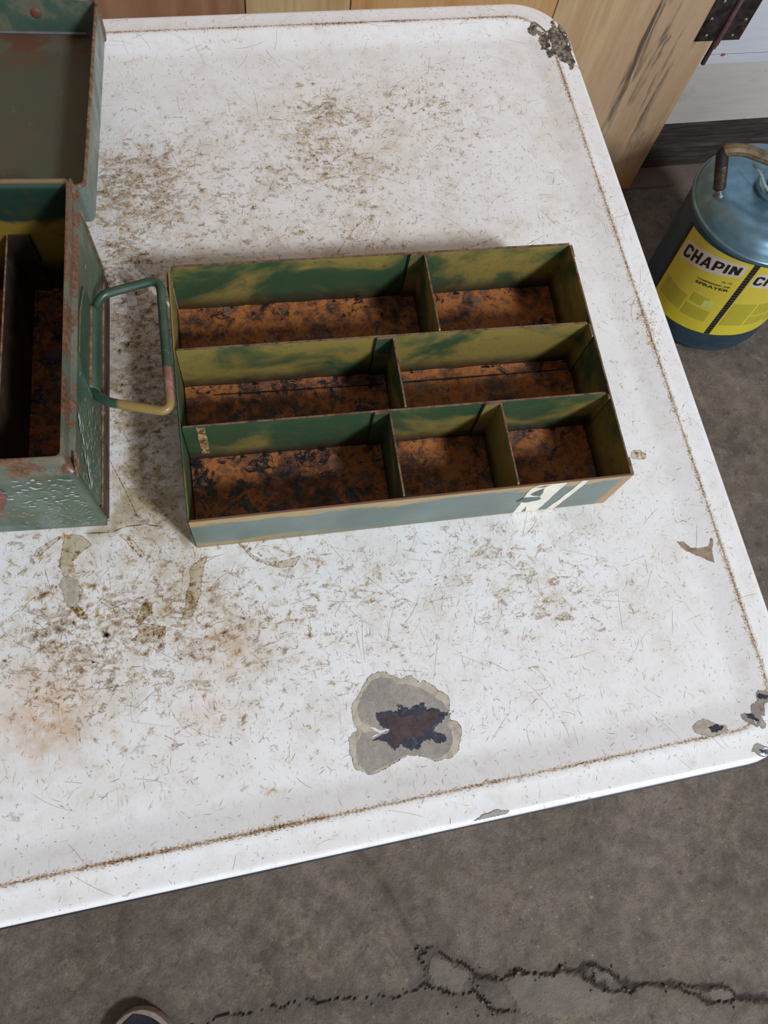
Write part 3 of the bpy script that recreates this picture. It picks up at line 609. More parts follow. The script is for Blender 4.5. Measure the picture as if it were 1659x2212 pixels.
# the smear's brown tide line
for p, q_ in zip(SMEAR[9:], SMEAR[10:] + SMEAR[:0]):
    marks.stroke(p[0], p[1], math.atan2(q_[1] - p[1], q_[0] - p[0]), math.hypot(q_[0] - p[0], q_[1] - p[1]), .0007, (.2, .15, .09), .55)

# ---- scratches, dabs and the dark line round the rim
BR = [(.38, .26, .145), (.31, .215, .125), (.44, .29, .14), (.24, .18, .12), (.32, .26, .20)]
def dens(x, y):
    s_ = 0
    for gx, gy, sx, sy, w_ in SPOTG: s_ += w_ * math.exp(-((x - gx) / sx) ** 2 - ((y - gy) / sy) ** 2)
    return s_
X0, X1, Y0, Y1 = -.24, TX1 - .001, TY0 + .001, TY1 - .001
def ok(x, y): return sdf(x, y) < -.0015
# small random nicks
k = 0
while k < 9000:
    x, y = rnd.uniform(X0, X1), rnd.uniform(Y0, Y1)
    if not ok(x, y): continue
    d = dens(x, y)
    if rnd.random() > .26 + .34 * d: continue
    if -sdf(x, y) < .05 and rnd.random() < .45: continue
    k += 1
    if mnoise.noise(Vector((x * 70, y * 70, 3))) + .5 * mnoise.noise(Vector((x * 200, y * 200, 8))) < rnd.uniform(-.35, .3): k -= 1; continue
    ang = rnd.gauss(1.1, .75) if rnd.random() < .6 else rnd.uniform(0, 3.14)
    marks.stroke(x, y, ang, rnd.choice((1, 1, 1, 1.8)) * rnd.uniform(.0007, .0042), rnd.uniform(.00012, .00034), rnd.choice(BR), rnd.uniform(.35, .95), rnd.gauss(0, .35))
for k in range(5200):     # very fine hatching of old knife marks
    x, y = (rnd.gauss(.17, .085), rnd.gauss(.10, .065)) if k % 2 else (rnd.gauss(.0, .13), rnd.gauss(.12, .16) if k % 4 else rnd.uniform(.3, .55))
    if not ok(x, y) or -sdf(x, y) < .03: continue
    if mnoise.noise(Vector((x * 45, y * 45, 11))) < rnd.uniform(-.5, .25): continue
    marks.stroke(x, y, rnd.choice((.25, 1.2, 2.1, -.3)) + rnd.gauss(0, .25), rnd.uniform(.0015, .0075), rnd.uniform(.00009, .0002), rnd.choice(BR), rnd.uniform(.15, .55), rnd.gauss(0, .2), 3)
# tiny specks
k = 0
while k < 2600:
    x, y = rnd.uniform(X0, X1), rnd.uniform(Y0, Y1)
    if not ok(x, y) or rnd.random() > .3 + .4 * dens(x, y): continue
    k += 1; marks.blot(x, y, rnd.uniform(.0003, .0008), rnd.choice(BR), rnd.uniform(.3, .8), 5)
# dabs: a soft blot with a fan of fine strokes
k = 0; spots = []
tries = 0
while k < 950 and tries < 200000:
    tries += 1
    x, y = rnd.uniform(X0, X1), rnd.uniform(Y0, Y1)
    if not ok(x, y) or -sdf(x, y) < .018: continue
    d = dens(x, y)
    if rnd.random() > .5 * d: continue
    if x > .09 and y < .2 and rnd.random() < .75: continue
    if any((x - a) ** 2 + (y - b) ** 2 < (.0058 if d > 1.2 else .0085) ** 2 for a, b in spots): continue
    spots.append((x, y)); k += 1
    s_ = rnd.uniform(.6, 1.25) * (.8 + .25 * min(d, 2)); c_ = rnd.choice(BR); a_ = rnd.uniform(.35, .85) * (.55 + .2 * min(d, 2.2))
    el = rnd.uniform(1, 1.9); an = rnd.gauss(.35, .35)
    if x > .13 and y > .33: s_ *= .65
    if rnd.random() < .25: s_ *= 1.5
    for j in range(rnd.randint(3, 9)):
        p_, q_ = rnd.gauss(0, .0011) * s_ * el, rnd.gauss(0, .0009) * s_
        marks.blot(x + p_ * math.cos(an) - q_ * math.sin(an), y + p_ * math.sin(an) + q_ * math.cos(an), rnd.uniform(.0005, .0014) * s_, c_, a_ * rnd.uniform(.2, .5), 7, rnd.uniform(1, 2.2), an + rnd.gauss(0, .6))
    for j in range(rnd.randint(7, 15)):
        th = rnd.uniform(0, 6.28); r0 = rnd.uniform(0, .0014) * s_
        marks.stroke(x + math.cos(th) * r0 * el, y + math.sin(th) * r0, th + rnd.gauss(0, .5), rnd.uniform(.001, .0034) * s_, rnd.uniform(.00012, .0003), c_, a_ * rnd.uniform(.4, 1.0), rnd.gauss(0, .3), 2)
# long fine scratches
k = 0
while k < 620:
    x, y = rnd.uniform(X0, X1), rnd.uniform(Y0, Y1)
    if not ok(x, y) or rnd.random() > .3 + .5 * dens(x, y): continue
    k += 1; marks.stroke(x, y, rnd.uniform(0, 3.14), rnd.uniform(.008, .030), rnd.uniform(.00010, .00022), rnd.choice(BR), rnd.uniform(.4, .95), rnd.gauss(0, .4), 8)
def arc_mark(pts, wd, a):
    for p, q_ in zip(pts[:-1], pts[1:]): marks.stroke(p[0], p[1], math.atan2(q_[1] - p[1], q_[0] - p[0]), math.hypot(q_[0] - p[0], q_[1] - p[1]) * 1.03, wd, (.18, .12, .07), a)
for x0, y0, x1, y1, bow in ((.088, .438, .160, .431, .010), (.1285, .405, .095, .371, .004), (.055, .349, .19, .352, .004), (.15, .36, .225, .375, -.003), (-.05, .36, .0, .352, .005), (.11, .345, .2, .34, .003), (-.083, .23, -.068, .185, .001)):
    n = 14; arc_mark([(x0 + (x1 - x0) * t / n, y0 + (y1 - y0) * t / n + bow * math.sin(math.pi * t / n)) for t in range(n + 1)], .0004, .6)
# dark line that follows the bend of the rim
RB = [(.38, .25, .15), (.30, .195, .12), (.46, .30, .17)]
L = rrect(TX0 + .0195, TY0 + .0212, TX1 - .0195, TY1 - .0180, .033, 0, 10, 400, 260)
for i in range(len(L)):
    (x, y, _), (x2, y2, _) = L[i], L[(i + 1) % len(L)]
    if x < -.27: continue
    th = math.atan2(y2 - y, x2 - x); seg = math.hypot(x2 - x, y2 - y)
    side = 1.0 if x > .31 else .8
    dn = .12 + .75 * smoothnoise(x, y, .024, 40) + .45 * smoothnoise(x, y, .006, 41)
    if y < .03 and x > .02: dn *= .62
    if x < -.12 and y < .1: dn *= .6
    marks.stroke(x, y + rnd.gauss(0, .0001), th, seg * 1.15, rnd.uniform(.0014, .0034) * side * (.4 + .6 * dn), rnd.choice(RB), min(.5, .14 + dn * .34), 0, 2)
    marks.stroke(x, y, th, seg * 1.3, .0052 * side * (.5 + .5 * dn), rnd.choice(RB), .10 * dn + .05, 0, 2)
    for j in range(int(17 * dn * seg / .0026) + 2):
        t = rnd.random(); off = rnd.gauss(0, .0013 * side); px = x + (x2 - x) * t - math.sin(th) * off; py = y + (y2 - y) * t + math.cos(th) * off
        if rnd.random() < .6: marks.stroke(px, py, th + 1.57 + rnd.gauss(0, .8), rnd.choice((.6, 1, 1, 1.7)) * rnd.uniform(.0004, .0024) * dn, rnd.uniform(.00012, .0003), rnd.choice(BR + RB), rnd.uniform(.2, .6), 0, 2)
        else: marks.stroke(px, py, th + rnd.gauss(0, .3), rnd.uniform(.001, .003), rnd.uniform(.0002, .0005), rnd.choice(BR), rnd.uniform(.3, .7), 0, 2)
# broad worn places beside the line
for (gx, gy, sx, sy, n_) in ((.322, .283, .004, .014, 260), (.3215, .41, .003, .02, 60), (.10, .415, .02, .012, 90), (-.075, .21, .02, .03, 260), (-.055, .155, .012, .01, 160), (-.035, .15, .008, .006, 60)):
    for j in range(n_):
        x, y = rnd.gauss(gx, sx), rnd.gauss(gy, sy)
        if ok(x, y): marks.stroke(x, y, rnd.uniform(0, 3.14), rnd.uniform(.0008, .003), rnd.uniform(.0002, .0006), rnd.choice(BR), rnd.uniform(.2, .55), 0, 2)
tchild(marks.build('scratches', tb))

# ================================================================== PARTS TRAY
TL, TW, TH = .2777, .1765, .0522
tray = tag(empty('parts_tray', (.10908, .24175, ZT - PAN + .0002), -.0391), 'long green sheet metal tray with seven rusty compartments and white slashes on its front', 'tray')
SEAMY = .0
OLIVE = srgb(124, 112, 42); GREEN = srgb(50, 70, 54); TAN = srgb(150, 122, 74)
def tray_paint(name, seed, g=.5):
    q = NT(name, .42); v = q.map(scale=(1, 1, 1.4), loc=(seed, seed * 2, 0)); z = q.xyz()[2]
    n1 = q.noise(13, 4, .55, v, .4); n2 = q.noise(48, 6, .65, v)
    base = q.mix(q.rng(n1, g - .07, g + .07), srgb(54, 80, 54), srgb(140, 122, 64))
    base = q.mix(q.rng(n2, .52, .68, 0, .5), base, srgb(76, 86, 56))
    base = q.mix(q.rng(q.noise(380, 3), .5, .8, 0, .3), base, srgb(60, 52, 30))
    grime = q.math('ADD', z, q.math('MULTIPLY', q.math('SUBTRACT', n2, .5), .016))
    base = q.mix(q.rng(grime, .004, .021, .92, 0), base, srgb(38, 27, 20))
    base = q.mix(q.rng(q.noise(110, 6, .7, q.map(loc=(seed, 5, 5))), .63, .70, 0, .7), base, srgb(92, 60, 40))
    base = q.mix(q.rng(z, TH - .0012, TH - .0005), base, q.ramp(q.noise(160, 5, .7), [(.35, srgb(70, 46, 36)), (.6, srgb(128, 100, 78)), (.75, srgb(85, 91, 68))]))
    q.color(base); q.rough(q.rng(n2, .3, .7, .30, .55)); q.bump(q.mix(.5, q.noise(260, 4, .6), n2), .2, .0012); return q.m
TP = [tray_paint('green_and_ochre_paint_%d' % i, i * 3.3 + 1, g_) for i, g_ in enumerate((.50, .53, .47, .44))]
def front_paint():
    q = NT('teal_front_paint', .4); z = q.xyz()[2]; x = q.xyz()[0]
    base = q.mix(q.rng(q.noise(18, 4), .35, .65), srgb(88, 103, 96), srgb(103, 117, 112))
    wob = q.math('MULTIPLY', q.math('SUBTRACT', q.noise(48, 7, .7, q.map(scale=(.35, 1, 1))), .5), .034)
    zz = q.math('ADD', z, wob)
    base = q.mix(q.rng(zz, TH - .0105, TH - .0055), base, srgb(164, 138, 90))
    base = q.mix(q.math('MULTIPLY', q.rng(zz, .013, .006), q.rng(x, -.02, -.11, 0, 1)), base, srgb(150, 126, 78))
    base = q.mix(q.rng(zz, .008, .003, 0, .6), base, srgb(112, 108, 76))
    e = q.math('ADD', x, q.math('MULTIPLY', wob, .4)); base = q.mix(q.rng(e, .1315, .1345), base, srgb(158, 122, 70))
    base = q.mix(q.rng(q.noise(190, 4, .7), .68, .74, 0, .8), base, srgb(196, 180, 120))
    base = q.mix(q.rng(z, TH - .0016, TH - .0008), base, srgb(112, 78, 58))
    q.color(base); q.bump(q.noise(200, 4), .15, .001); return q.m
FRONTP = front_paint()
T_ = .0011
RND = .004
def rplate(a0, b0, a1, b1, r0=.0, r1=.0, n=4):
    """rectangle (a,b) with rounded upper corners"""
    P = [(a0, b0), (a1, b0)]
    if r1: P += [(a1 - r1 + r1 * math.sin(t), b1 - r1 + r1 * math.cos(t)) for t in [math.pi / 2 * (1 - k / n) for k in range(n + 1)]]
    else: P.append((a1, b1))
    if r0: P += [(a0 + r0 - r0 * math.sin(t), b1 - r0 + r0 * math.cos(t)) for t in [math.pi / 2 * k / n for k in range(n + 1)]]
    else: P.append((a0, b1))
    return P
HL, HW = TL / 2, TW / 2
mb = MB(); mb.box((-HL, -HW, 0), (HL, HW, .0016)); 
rf = [rusty_floor('rusted_tray_floor_%d' % i, i * 7.7, o_, d_) for i, (o_, d_) in enumerate(((.9, .25), (.6, .2), (.35, .75), (.7, .1), (.4, .9), (.7, .35), (.8, .1)))]
mb.build('tray_floor', rf[0], tray)
def yl1(x): return .0262 - .0019 * (x + .1366) / .2738 + .0
def yl2(x): return -.0275 - .0018 * (x + .136) / .2715
cells = [(-HL, .0331, yl1, HW), (.0331, HL, yl1, HW), (-HL, .0012, yl2, yl1), (.0012, HL, yl2, yl1), (-HL, -.0095, -HW, yl2), (-.0095, .0636, -HW, yl2), (.0636, HL, -HW, yl2)]
cm = [rf[0], rf[3], rf[2], rf[3], rf[4], rf[5], rf[6]]
for i, (x0, x1, ya, yb) in enumerate(cells):
    fa = (lambda x, q=ya: q(x) if callable(q) else q); fb = (lambda x, q=yb: q(x) if callable(q) else q); mb = MB(); nx, ny = 36, 14
    for a in range(nx + 1):
        for b in range(ny + 1):
            x = x0 + .0008 + (x1 - x0 - .0016) * a / nx; y = fa(x) + .0008 + (fb(x) - fa(x) - .0016) * b / ny
            edge_ = max(0, 1 - min(x - x0, x1 - x, y - fa(x), fb(x) - y) / .006)
            mb.v.append((x, y, .0018 + .0012 * smoothnoise(x, y, .008, 50 + i) + .0006 * smoothnoise(x, y, .003, 60 + i) + .0016 * edge_ * smoothnoise(x, y, .01, 70)))
    for a in range(nx):
        for b in range(ny):
            k_ = a * (ny + 1) + b; mb.f.append((k_, k_ + ny + 1, k_ + ny + 2, k_ + 1)); mb.mi.append(0)
    mb.build('rust_crust', cm[i], tray, True)
mb = MB(); mb.plate((0, .0155, .0030), (1, 0, 0), (0, 1, 0), [(-HL + .02, .0022), (0, 0), (HL - .004, -.0002), (HL - .004, .0003), (0, .0005), (-HL + .02, .0027)], .0014)
mb.build('floor_seam', flat_mat('black_seam', srgb(20, 14, 12), .6), tray)
z0 = .0002
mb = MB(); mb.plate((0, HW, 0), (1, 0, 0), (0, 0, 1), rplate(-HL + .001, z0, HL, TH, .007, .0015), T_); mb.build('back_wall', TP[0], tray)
mb = MB(); mb.plate((0, -HW, 0), (1, 0, 0), (0, 0, 1), rplate(-HL, z0, HL + .0006, TH, .001, .001), T_); mb.build('front_wall', FRONTP, tray)
# left end wall bows outward a little and is double at the rim
mb = MB(); n = 10; lo = []
for off, zt in ((-.0006, z0), (-.0006, TH - .0015), (0, TH - .0008), (.0006, TH - .0015), (.0006, z0)):
    lo.append([(-HL + off - .0006 * math.sin(math.pi * k / n), -HW + .0005 + (TW - .004) * k / n, zt) for k in range(n + 1)])
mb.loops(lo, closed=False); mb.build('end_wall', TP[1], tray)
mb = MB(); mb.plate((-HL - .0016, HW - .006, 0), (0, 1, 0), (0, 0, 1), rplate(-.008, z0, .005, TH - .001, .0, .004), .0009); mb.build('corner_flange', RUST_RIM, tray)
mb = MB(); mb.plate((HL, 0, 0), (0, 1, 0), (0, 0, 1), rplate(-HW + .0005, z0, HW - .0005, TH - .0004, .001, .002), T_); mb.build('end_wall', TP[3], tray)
mb = MB(); mb.plate((HL + .0011, HW - .006, 0), (0, 1, 0), (0, 0, 1), rplate(-.004, z0, .006, TH - .0008, 0, .001), .0010); mb.build('corner_flange', RUST_RIM, tray)
mb = MB(); mb.plate((HL + .0011, -HW + .006, 0), (0, 1, 0), (0, 0, 1), rplate(-.006, z0, .006, TH - .0004, .001, 0), .0010); mb.build('corner_flange', RUST_RIM, tray)
for i, fy in enumerate((yl1, yl2)):
    pa = Vector((-HL + .0008, fy(-HL), 0)); pb = Vector((HL - .0012, fy(HL), 0)); d = pb - pa
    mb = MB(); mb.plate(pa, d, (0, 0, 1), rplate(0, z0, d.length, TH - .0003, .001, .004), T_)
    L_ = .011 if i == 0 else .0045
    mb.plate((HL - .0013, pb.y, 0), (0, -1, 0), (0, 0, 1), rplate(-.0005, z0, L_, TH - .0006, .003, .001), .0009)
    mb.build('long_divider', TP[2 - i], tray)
for (x, fa, fb, fl) in ((.0331, yl1, lambda x: HW, .0100), (.0012, yl2, yl1, .0111), (-.0095, lambda x: -HW, yl2, .0100), (.0636, lambda x: -HW, yl2, .0104)):
    ya, yb = fa(x), fb(x); mb = MB()
    mb.plate((x, ya, 0), (0, 1, 0), (0, 0, 1), rplate(.0008, z0, yb - ya - .0008, TH - .0002, .003, .001), T_)
    mb.plate((x, yb - .0014, 0), (-1, 0, 0), (0, 0, 1), rplate(-.0004, z0, fl, TH - .0004, .001, .001), .0012)
    mb.build('small_divider', TP[3 if x > .03 else 1], tray)
    g_ = MB(); g_.plate((x - fl - .0003, yb - .0012, 0), (-1, 0, 0), (0, 0, 1), [(0, .004), (.0005, .004), (.0007, TH - .001), (.0001, TH - .001)], .001)  # black sliver painting the shade in the gap beside the flange
    g_.build('flange_gap_shade', flat_mat('black_gap_shade', srgb(22, 18, 14), .8), tray)
# white paint slashes on the front wall and the torn label inside
CREAM = flat_mat('cream_paint', srgb(226, 220, 204), .5, var=.06, scale=140)
fy = -HW - T_ / 2 - .00015
def front_poly(name, pl, m_, off=0.0, parent=tray):
    mb = MB(); pl = ragged([(x, min(TH - .0008, max(.0006, z + .004))) for x, z in pl], .0004, 3, len(pl))
    mb.plate((0, fy - off, 0), (1, 0, 0), (0, 0, 1), pl, .0002); return mb.build(name, m_, parent)
pa = tag(front_poly('paint_slash', [(.073, -.0045), (.0736, .0143), (.0722, .024), (.0722, .034), (.0730, .0435), (.0765, .0475), (.0815, .0495), (.095, .0489), (.0935, .030), (.0919, .0104), (.0908, -.0046), (.082, -.0055), (.0800, .0079), (.0788, -.0054)], CREAM), 'broad cream paint slash, chipped')
front_poly('green_chip', [(.0752, .0323), (.0783, .0379), (.0819, .0416), (.0836, .0315), (.083, .0268), (.0771, .0301)], flat_mat('dark_green_chip', srgb(66, 84, 77), .4), .0002, pa)
front_poly('green_chip', [(.0691, .02), (.0731, .0272), (.0839, .0256), (.0861, .0208), (.0831, .0183), (.0761, .017)], flat_mat('speckled_green_chip', srgb(76, 95, 93), .4, var=.3, scale=900), .0002, pa)
front_poly('rusty_chip', [(.0758, .0442), (.0803, .0468), (.0846, .0464), (.0815, .043)], flat_mat('tan_chip', srgb(168, 124, 84), .6), .0002, pa)
tag(front_poly('paint_slash', [(.0967, -.0037), (.1000, .0110), (.1023, .0261), (.105, .0515), (.1092, .0494), (.1092, .0411), (.1060, .0180), (.1027, -.0032)], CREAM), 'narrow cream paint slash')
LABELM = NT('peeling_gilt_label', .5); g = LABELM.noise(260, 5, .7, None, 1); LABELM.color(LABELM.ramp(g, [(.38, srgb(84, 46, 34)), (.5, srgb(150, 120, 72)), (.62, srgb(208, 190, 140))])); LABELM = LABELM.m
mb = MB(); mb.plate((-.1300, yl2(-.13) - .0008, 0), (1, 0, 0), (0, 0, 1), ragged([(0, .012), (.0052, .0115), (.0054, TH - .003), (.0002, TH - .002)], .0003, 5, 3), .0003); mb.build('peeling_label', LABELM, tray)
dr = MB()
for k_ in range(26):     # crusts of grease and white corrosion along the floor seams
    i = rnd.randrange(7); x0, x1, ya, yb = cells[i]; x = rnd.uniform(x0 + .004, x1 - .004); yy = (yb(x) if callable(yb) else yb) - .002
    s_ = rnd.uniform(.0008, .0024); a = rnd.random() * 6
    c0_ = [(x + math.cos(a + j) * s_ * rnd.uniform(.8, 1.8), yy + math.sin(a + j) * s_ * .5, .0030) for j in range(6)]; dr.add(c0_ + [(x, yy, .0042 + s_ * .4)], [(j, (j + 1) % 6, 6) for j in range(6)])
o = dr.build('grease_crust', flat_mat('wet_black_grease', srgb(34, 30, 32), .18, spec=.8), tray, True); o['kind'] = 'stuff'

# ================================================================== TOOLBOX
BX, BD, BH, BL = (-.08712, .18231), .1786, .1092, .345
box_ = tag(empty('toolbox', (BX[0], BX[1], ZT - PAN + .0003), -.08368), 'open green steel toolbox with wire handle, lid folded back', 'toolbox')
OUT = green_paint('toolbox_green', srgb(86, 104, 86), srgb(64, 84, 68), .32, srgb(96, 92, 66), 2.2, .34, edge=(2, .1075, .1090, srgb(126, 92, 68)))
def inside_paint():
    q = NT('toolbox_inside', .5); z = q.xyz()[2]; wob = q.math('MULTIPLY', q.math('SUBTRACT', q.noise(20, 4, .5), .5), .05)
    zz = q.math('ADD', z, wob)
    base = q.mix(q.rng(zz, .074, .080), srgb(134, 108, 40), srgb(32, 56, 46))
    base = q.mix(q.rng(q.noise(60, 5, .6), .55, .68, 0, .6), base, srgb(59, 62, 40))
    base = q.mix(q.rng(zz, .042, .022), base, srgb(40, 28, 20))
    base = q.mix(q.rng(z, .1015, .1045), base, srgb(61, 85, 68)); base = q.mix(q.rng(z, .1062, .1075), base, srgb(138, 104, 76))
    q.color(base); q.bump(q.noise(120, 4), .2, .001); return q.m
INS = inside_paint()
BAND = green_paint('toolbox_collar_paint', srgb(102, 103, 88), srgb(77, 88, 76), .95, srgb(132, 102, 76), 6.1, .4)
def bl(x0, y0, x1, y1, z, r=.004): return rrect(x0, y0, x1, y1, r, z, 6)
mb = MB(); e = lambda d, z: bl(-BL - d, -d, d, BD + d, z, .003)
prof = [(.0002, .001), (.0008, .003), (.0004, .0905), (.0012, .0928), (.0026, .0940), (.0028, .0955), (.0014, .0970), (.0000, .0978), (-.0002, .1082), (-.0007, BH), (-.0016, BH), (-.0020, .1082), (-.0020, .0972), (-.0014, .0940), (-.0016, .002)]
mb.loops([e(d, z) for d, z in prof], mi=[0, 0, 2, 2, 2, 2, 2, 2, 2, 2, 1, 1, 1, 1])
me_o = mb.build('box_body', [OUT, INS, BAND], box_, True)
mb = MB(); mb.box((-BL, .0, .0006), (0, BD, .0016)); mb.build('box_bottom', rusty_floor('toolbox_bottom_rust', 31, .15, .9), box_)
mb = MB(); nx, ny = 70, 50
for a in range(nx + 1):
    for b in range(ny + 1):
        x = -BL + .0018 + (BL - .0036) * a / nx; y = .0018 + (BD - .0036) * b / ny
        rid = .0016 * (math.exp(-((x + .0225) / .0012) ** 2) + math.exp(-((x + .034) / .0014) ** 2)); mb.v.append((x, y, .0030 + .0014 * smoothnoise(x, y, .009, 81) + rid))
for a in range(nx):
    for b in range(ny):
        k_ = a * (ny + 1) + b; mb.f.append((k_, k_ + ny + 1, k_ + ny + 2, k_ + 1)); mb.mi.append(0)
mb.build('rust_crust', rusty_floor('toolbox_inside_rust', 44, .25, .75), box_, True)
# right end panel: raised plate with rusty seam, dark band along the bottom
SIDE = green_paint('toolbox_side_green', srgb(84, 101, 82), srgb(58, 78, 62), .14, srgb(83, 87, 70), 9.5, .38)
DKBAND = NT('brown_bottom_band', .7); g = DKBAND.noise(120, 5, .7); DKBAND.color(DKBAND.ramp(g, [(.35, srgb(44, 32, 27)), (.6, srgb(80, 58, 46)), (.72, srgb(58, 62, 51))])); DKBAND = DKBAND.m
mb = MB(); pl = [(.0045, .0265), (BD - .0042, .0265), (BD - .0060, .045), (BD - .0090, .0905), (.0045, .0905)]
mb.plate((.0012, 0, 0), (0, 1, 0), (0, 0, 1), pl, .0011); sp = mb.build('end_panel', SIDE, box_)
mb = MB()
for i, pts in enumerate([[(.0022, .0030, .0262), (.0022, BD - .0038, .0262)], [(.0022, BD - .0038, .0262), (.0022, BD - .0055, .045), (.0022, BD - .0085, .0905)]]):
    mb.tube(pts, .0008, 6)
mb.build('panel_seam', RUST_RIM, sp, True)
mb = MB(); mb.plate((.0010, 0, 0), (0, 1, 0), (0, 0, 1), [(.004, .0012), (BD - .001, .0012), (BD - .0030, .0250), (.003, .0250)], .0008); mb.plate((.0017, 0, 0), (0, 1, 0), (0, 0, 1), [(.02, .009), (BD - .002, .009), (BD - .002, .0102), (.02, .0102)], .0006)
mb.build('bottom_band', DKBAND, box_)
mb = MB(); mb.plate((.0002, BD + .0008, 0), (0, -1, 0), (0, 0, 1), [(0, .098), (.006, .098), (.003, .107), (0, .1075)], .0014); mb.build('corner_tab', RUST_RIM, box_)
mb = MB(); mb.plate((.0035, .0005, .0), (0, 1, 0), (0, 0, 1), [(-.004, .0925), (.007, .0925), (.007, .1), (.001, .1)], .001); mb.build('corner_tab', RUST_RIM, box_)
# handle bracket: pressed plate with a half tube holding the bail
mb = MB()
mb.plate((.0022, 0, 0), (0, 1, 0), (0, 0, 1), [(.0625, .055), (.0640, .0800), (.0720, .0925), (.0980, .0925), (.1210, .0840), (.1220, .0570)], .0010)
lo = []
for j in range(9):
    t = math.pi * (j / 8); lo.append([(.0015 + .0056 * math.sin(t), y, .0590 + .0072 * math.cos(t)) for y in (.0640, .0660, .1180, .1200)])
mb.loops(lo, closed=False)
br = mb.build('handle_bracket', green_paint('bracket_green', srgb(44, 72, 56), srgb(64, 84, 66), .40, None, 4.4, .35), box_, True)
sol = br.modifiers.new('sheet', 'SOLIDIFY'); sol.thickness = .0006
mb = MB(); mb.tube([(.0029, .0720, .0922), (.0029, .0980, .0922), (.0029, .1210, .0838)], .0006, 6); mb.tube([(.0034, .0650, .0662), (.0034, .1190, .0662)], .0009, 6); mb.build('bracket_edge', RUST_RIM, br, True)
HM = NT('handle_paint', .36); y_ = HM.xyz()[1]; x_ = HM.xyz()[0]
yy = HM.math('ADD', y_, HM.math('MULTIPLY', HM.math('SUBTRACT', HM.noise(160, 4), .5), .006))
b_ = HM.mix(HM.rng(HM.noise(60, 4), .4, .65), srgb(46, 70, 55), srgb(66, 82, 68)); b_ = HM.mix(HM.rng(HM.noise(130, 5, .7), .62, .70, 0, .8), b_, srgb(128, 98, 78))
lower = HM.mix(HM.rng(HM.noise(90, 5, .6), .45, .6), srgb(150, 112, 92), srgb(122, 84, 68))
lower = HM.mix(HM.math('MULTIPLY', HM.rng(yy, .060, .054), HM.rng(x_, .015, .019)), lower, srgb(140, 116, 66))
b_ = HM.mix(HM.math('MULTIPLY', HM.rng(yy, .0795, .0780), HM.rng(x_, .0165, .0195)), b_, lower)
b_ = HM.mix(HM.math('MULTIPLY', HM.math('MULTIPLY', HM.rng(HM.math('SUBTRACT', yy, HM.math('MULTIPLY', x_, -.27)), .0585, .0570), HM.rng(x_, .010, .013)), .9), b_, srgb(140, 116, 66))
HM.color(b_); HM.bump(HM.noise(200, 4), .12, .001); HM = HM.m
pts = round_path([(.0030, .105, .0570), (.0034, .1235, .0570), (.0085, .1330, .0585), (.0440, .1425, .0600), (.0486, .0480, .0600), (.0120, .0575, .0585), (.0040, .0640, .0570), (.0030, .078, .0570)], .0085, 8)
mb = MB(); mb.tube(pts, .0029, 16); mb.build('wire_handle', HM, box_, True)
# divider inside, with its folded flange on the back wall
DIVM = green_paint('divider_paint', srgb(60, 42, 30), srgb(44, 32, 24), .5, srgb(70, 60, 36), 12.2, .55)
mb = MB(); mb.plate((-.0490, 0, 0), (0, 1, 0), (0, 0, 1), rplate(.003, .002, BD - .003, .0615, .001, .002), .0011)
mb.plate((-.0490, BD - .0030, 0), (1, 0, 0), (0, 0, 1), rplate(0, .002, .0128, .0622, .002, .0005), .0011); dv = mb.build('divider', DIVM, box_)
mb = MB(); mb.plate((-.0358, BD - .0028, 0), (1, 0, 0), (0, 0, 1), [(0, .035), (.0006, .035), (.0006, .0618), (0, .0618)], .0014); mb.build('flange_gap_shade', flat_mat('black_slot_shade', srgb(14, 10, 8), .9), dv)  # black sliver painting the shade in the slot at the flange edge
mb = MB(); mb.tube([(-.0490, .004, .0618), (-.0490, BD - .003, .0618)], .0006, 6); mb.build('divider_edge', RUST_RIM, dv, True)
# splashes of pale paint round the near right corner, and a red rust patch
PAL = [srgb(150, 170, 172), srgb(176, 190, 188), srgb(128, 148, 146), srgb(170, 160, 136), srgb(196, 204, 200)]
class Spl:
    def __init__(s): s.v = []; s.f = []; s.c = []
    def add(s, o, u, v, nrm, r, el, a, c):
        b = len(s.v); n = 7; o = o + nrm * rnd.uniform(.0001, .0003)
        for j in range(n):
            t = 2 * math.pi * j / n; p = math.cos(t) * r * el; q_ = math.sin(t) * r; s.v.append(tuple(o + u * (p * math.cos(a) - q_ * math.sin(a)) + v * (p * math.sin(a) + q_ * math.cos(a)))); s.c.append(c)
        s.f.append(tuple(range(b, b + n)))
spl = Spl(); Ux, Uy, Uz = Vector((1, 0, 0)), Vector((0, 1, 0)), Vector((0, 0, 1))
for k_ in range(420):
    if rnd.random() < .6:
        x = -abs(rnd.gauss(0, .030)) - .003; z = rnd.uniform(.006, .088); fine_ = z < .045
        if not fine_ and rnd.random() < .35: continue
        spl.add(Vector((x, -.0009, z)), Ux, Uz, -Uy, rnd.uniform(.0002, .00045) if fine_ else rnd.uniform(.0003, .0009), rnd.uniform(1, 3.4), rnd.gauss(-.1, .3), rnd.choice(PAL))
    else:
        y = abs(rnd.gauss(0, .055)) + .003; z = rnd.gauss(.058, .017)
        if y > .16 or z < .02 or z > .088: continue
        spl.add(Vector((.0023, y, z)), Uy, Uz, Ux, rnd.uniform(.0002, .0006), rnd.uniform(1.5, 5), rnd.gauss(.1, .25), rnd.choice(PAL))
for k_ in range(60):
    t = rnd.random(); spl.add(Vector((.0023, .006 + .03 * t + rnd.gauss(0, .001), .088 - .032 * (1 - t) + rnd.gauss(0, .003))), Uy, Uz, Ux, rnd.uniform(.0004, .0010), rnd.uniform(1.5, 4), .6, rnd.choice(PAL))
me = bpy.data.meshes.new('paint_splashes'); me.from_pydata(spl.v, [], spl.f); me.update()
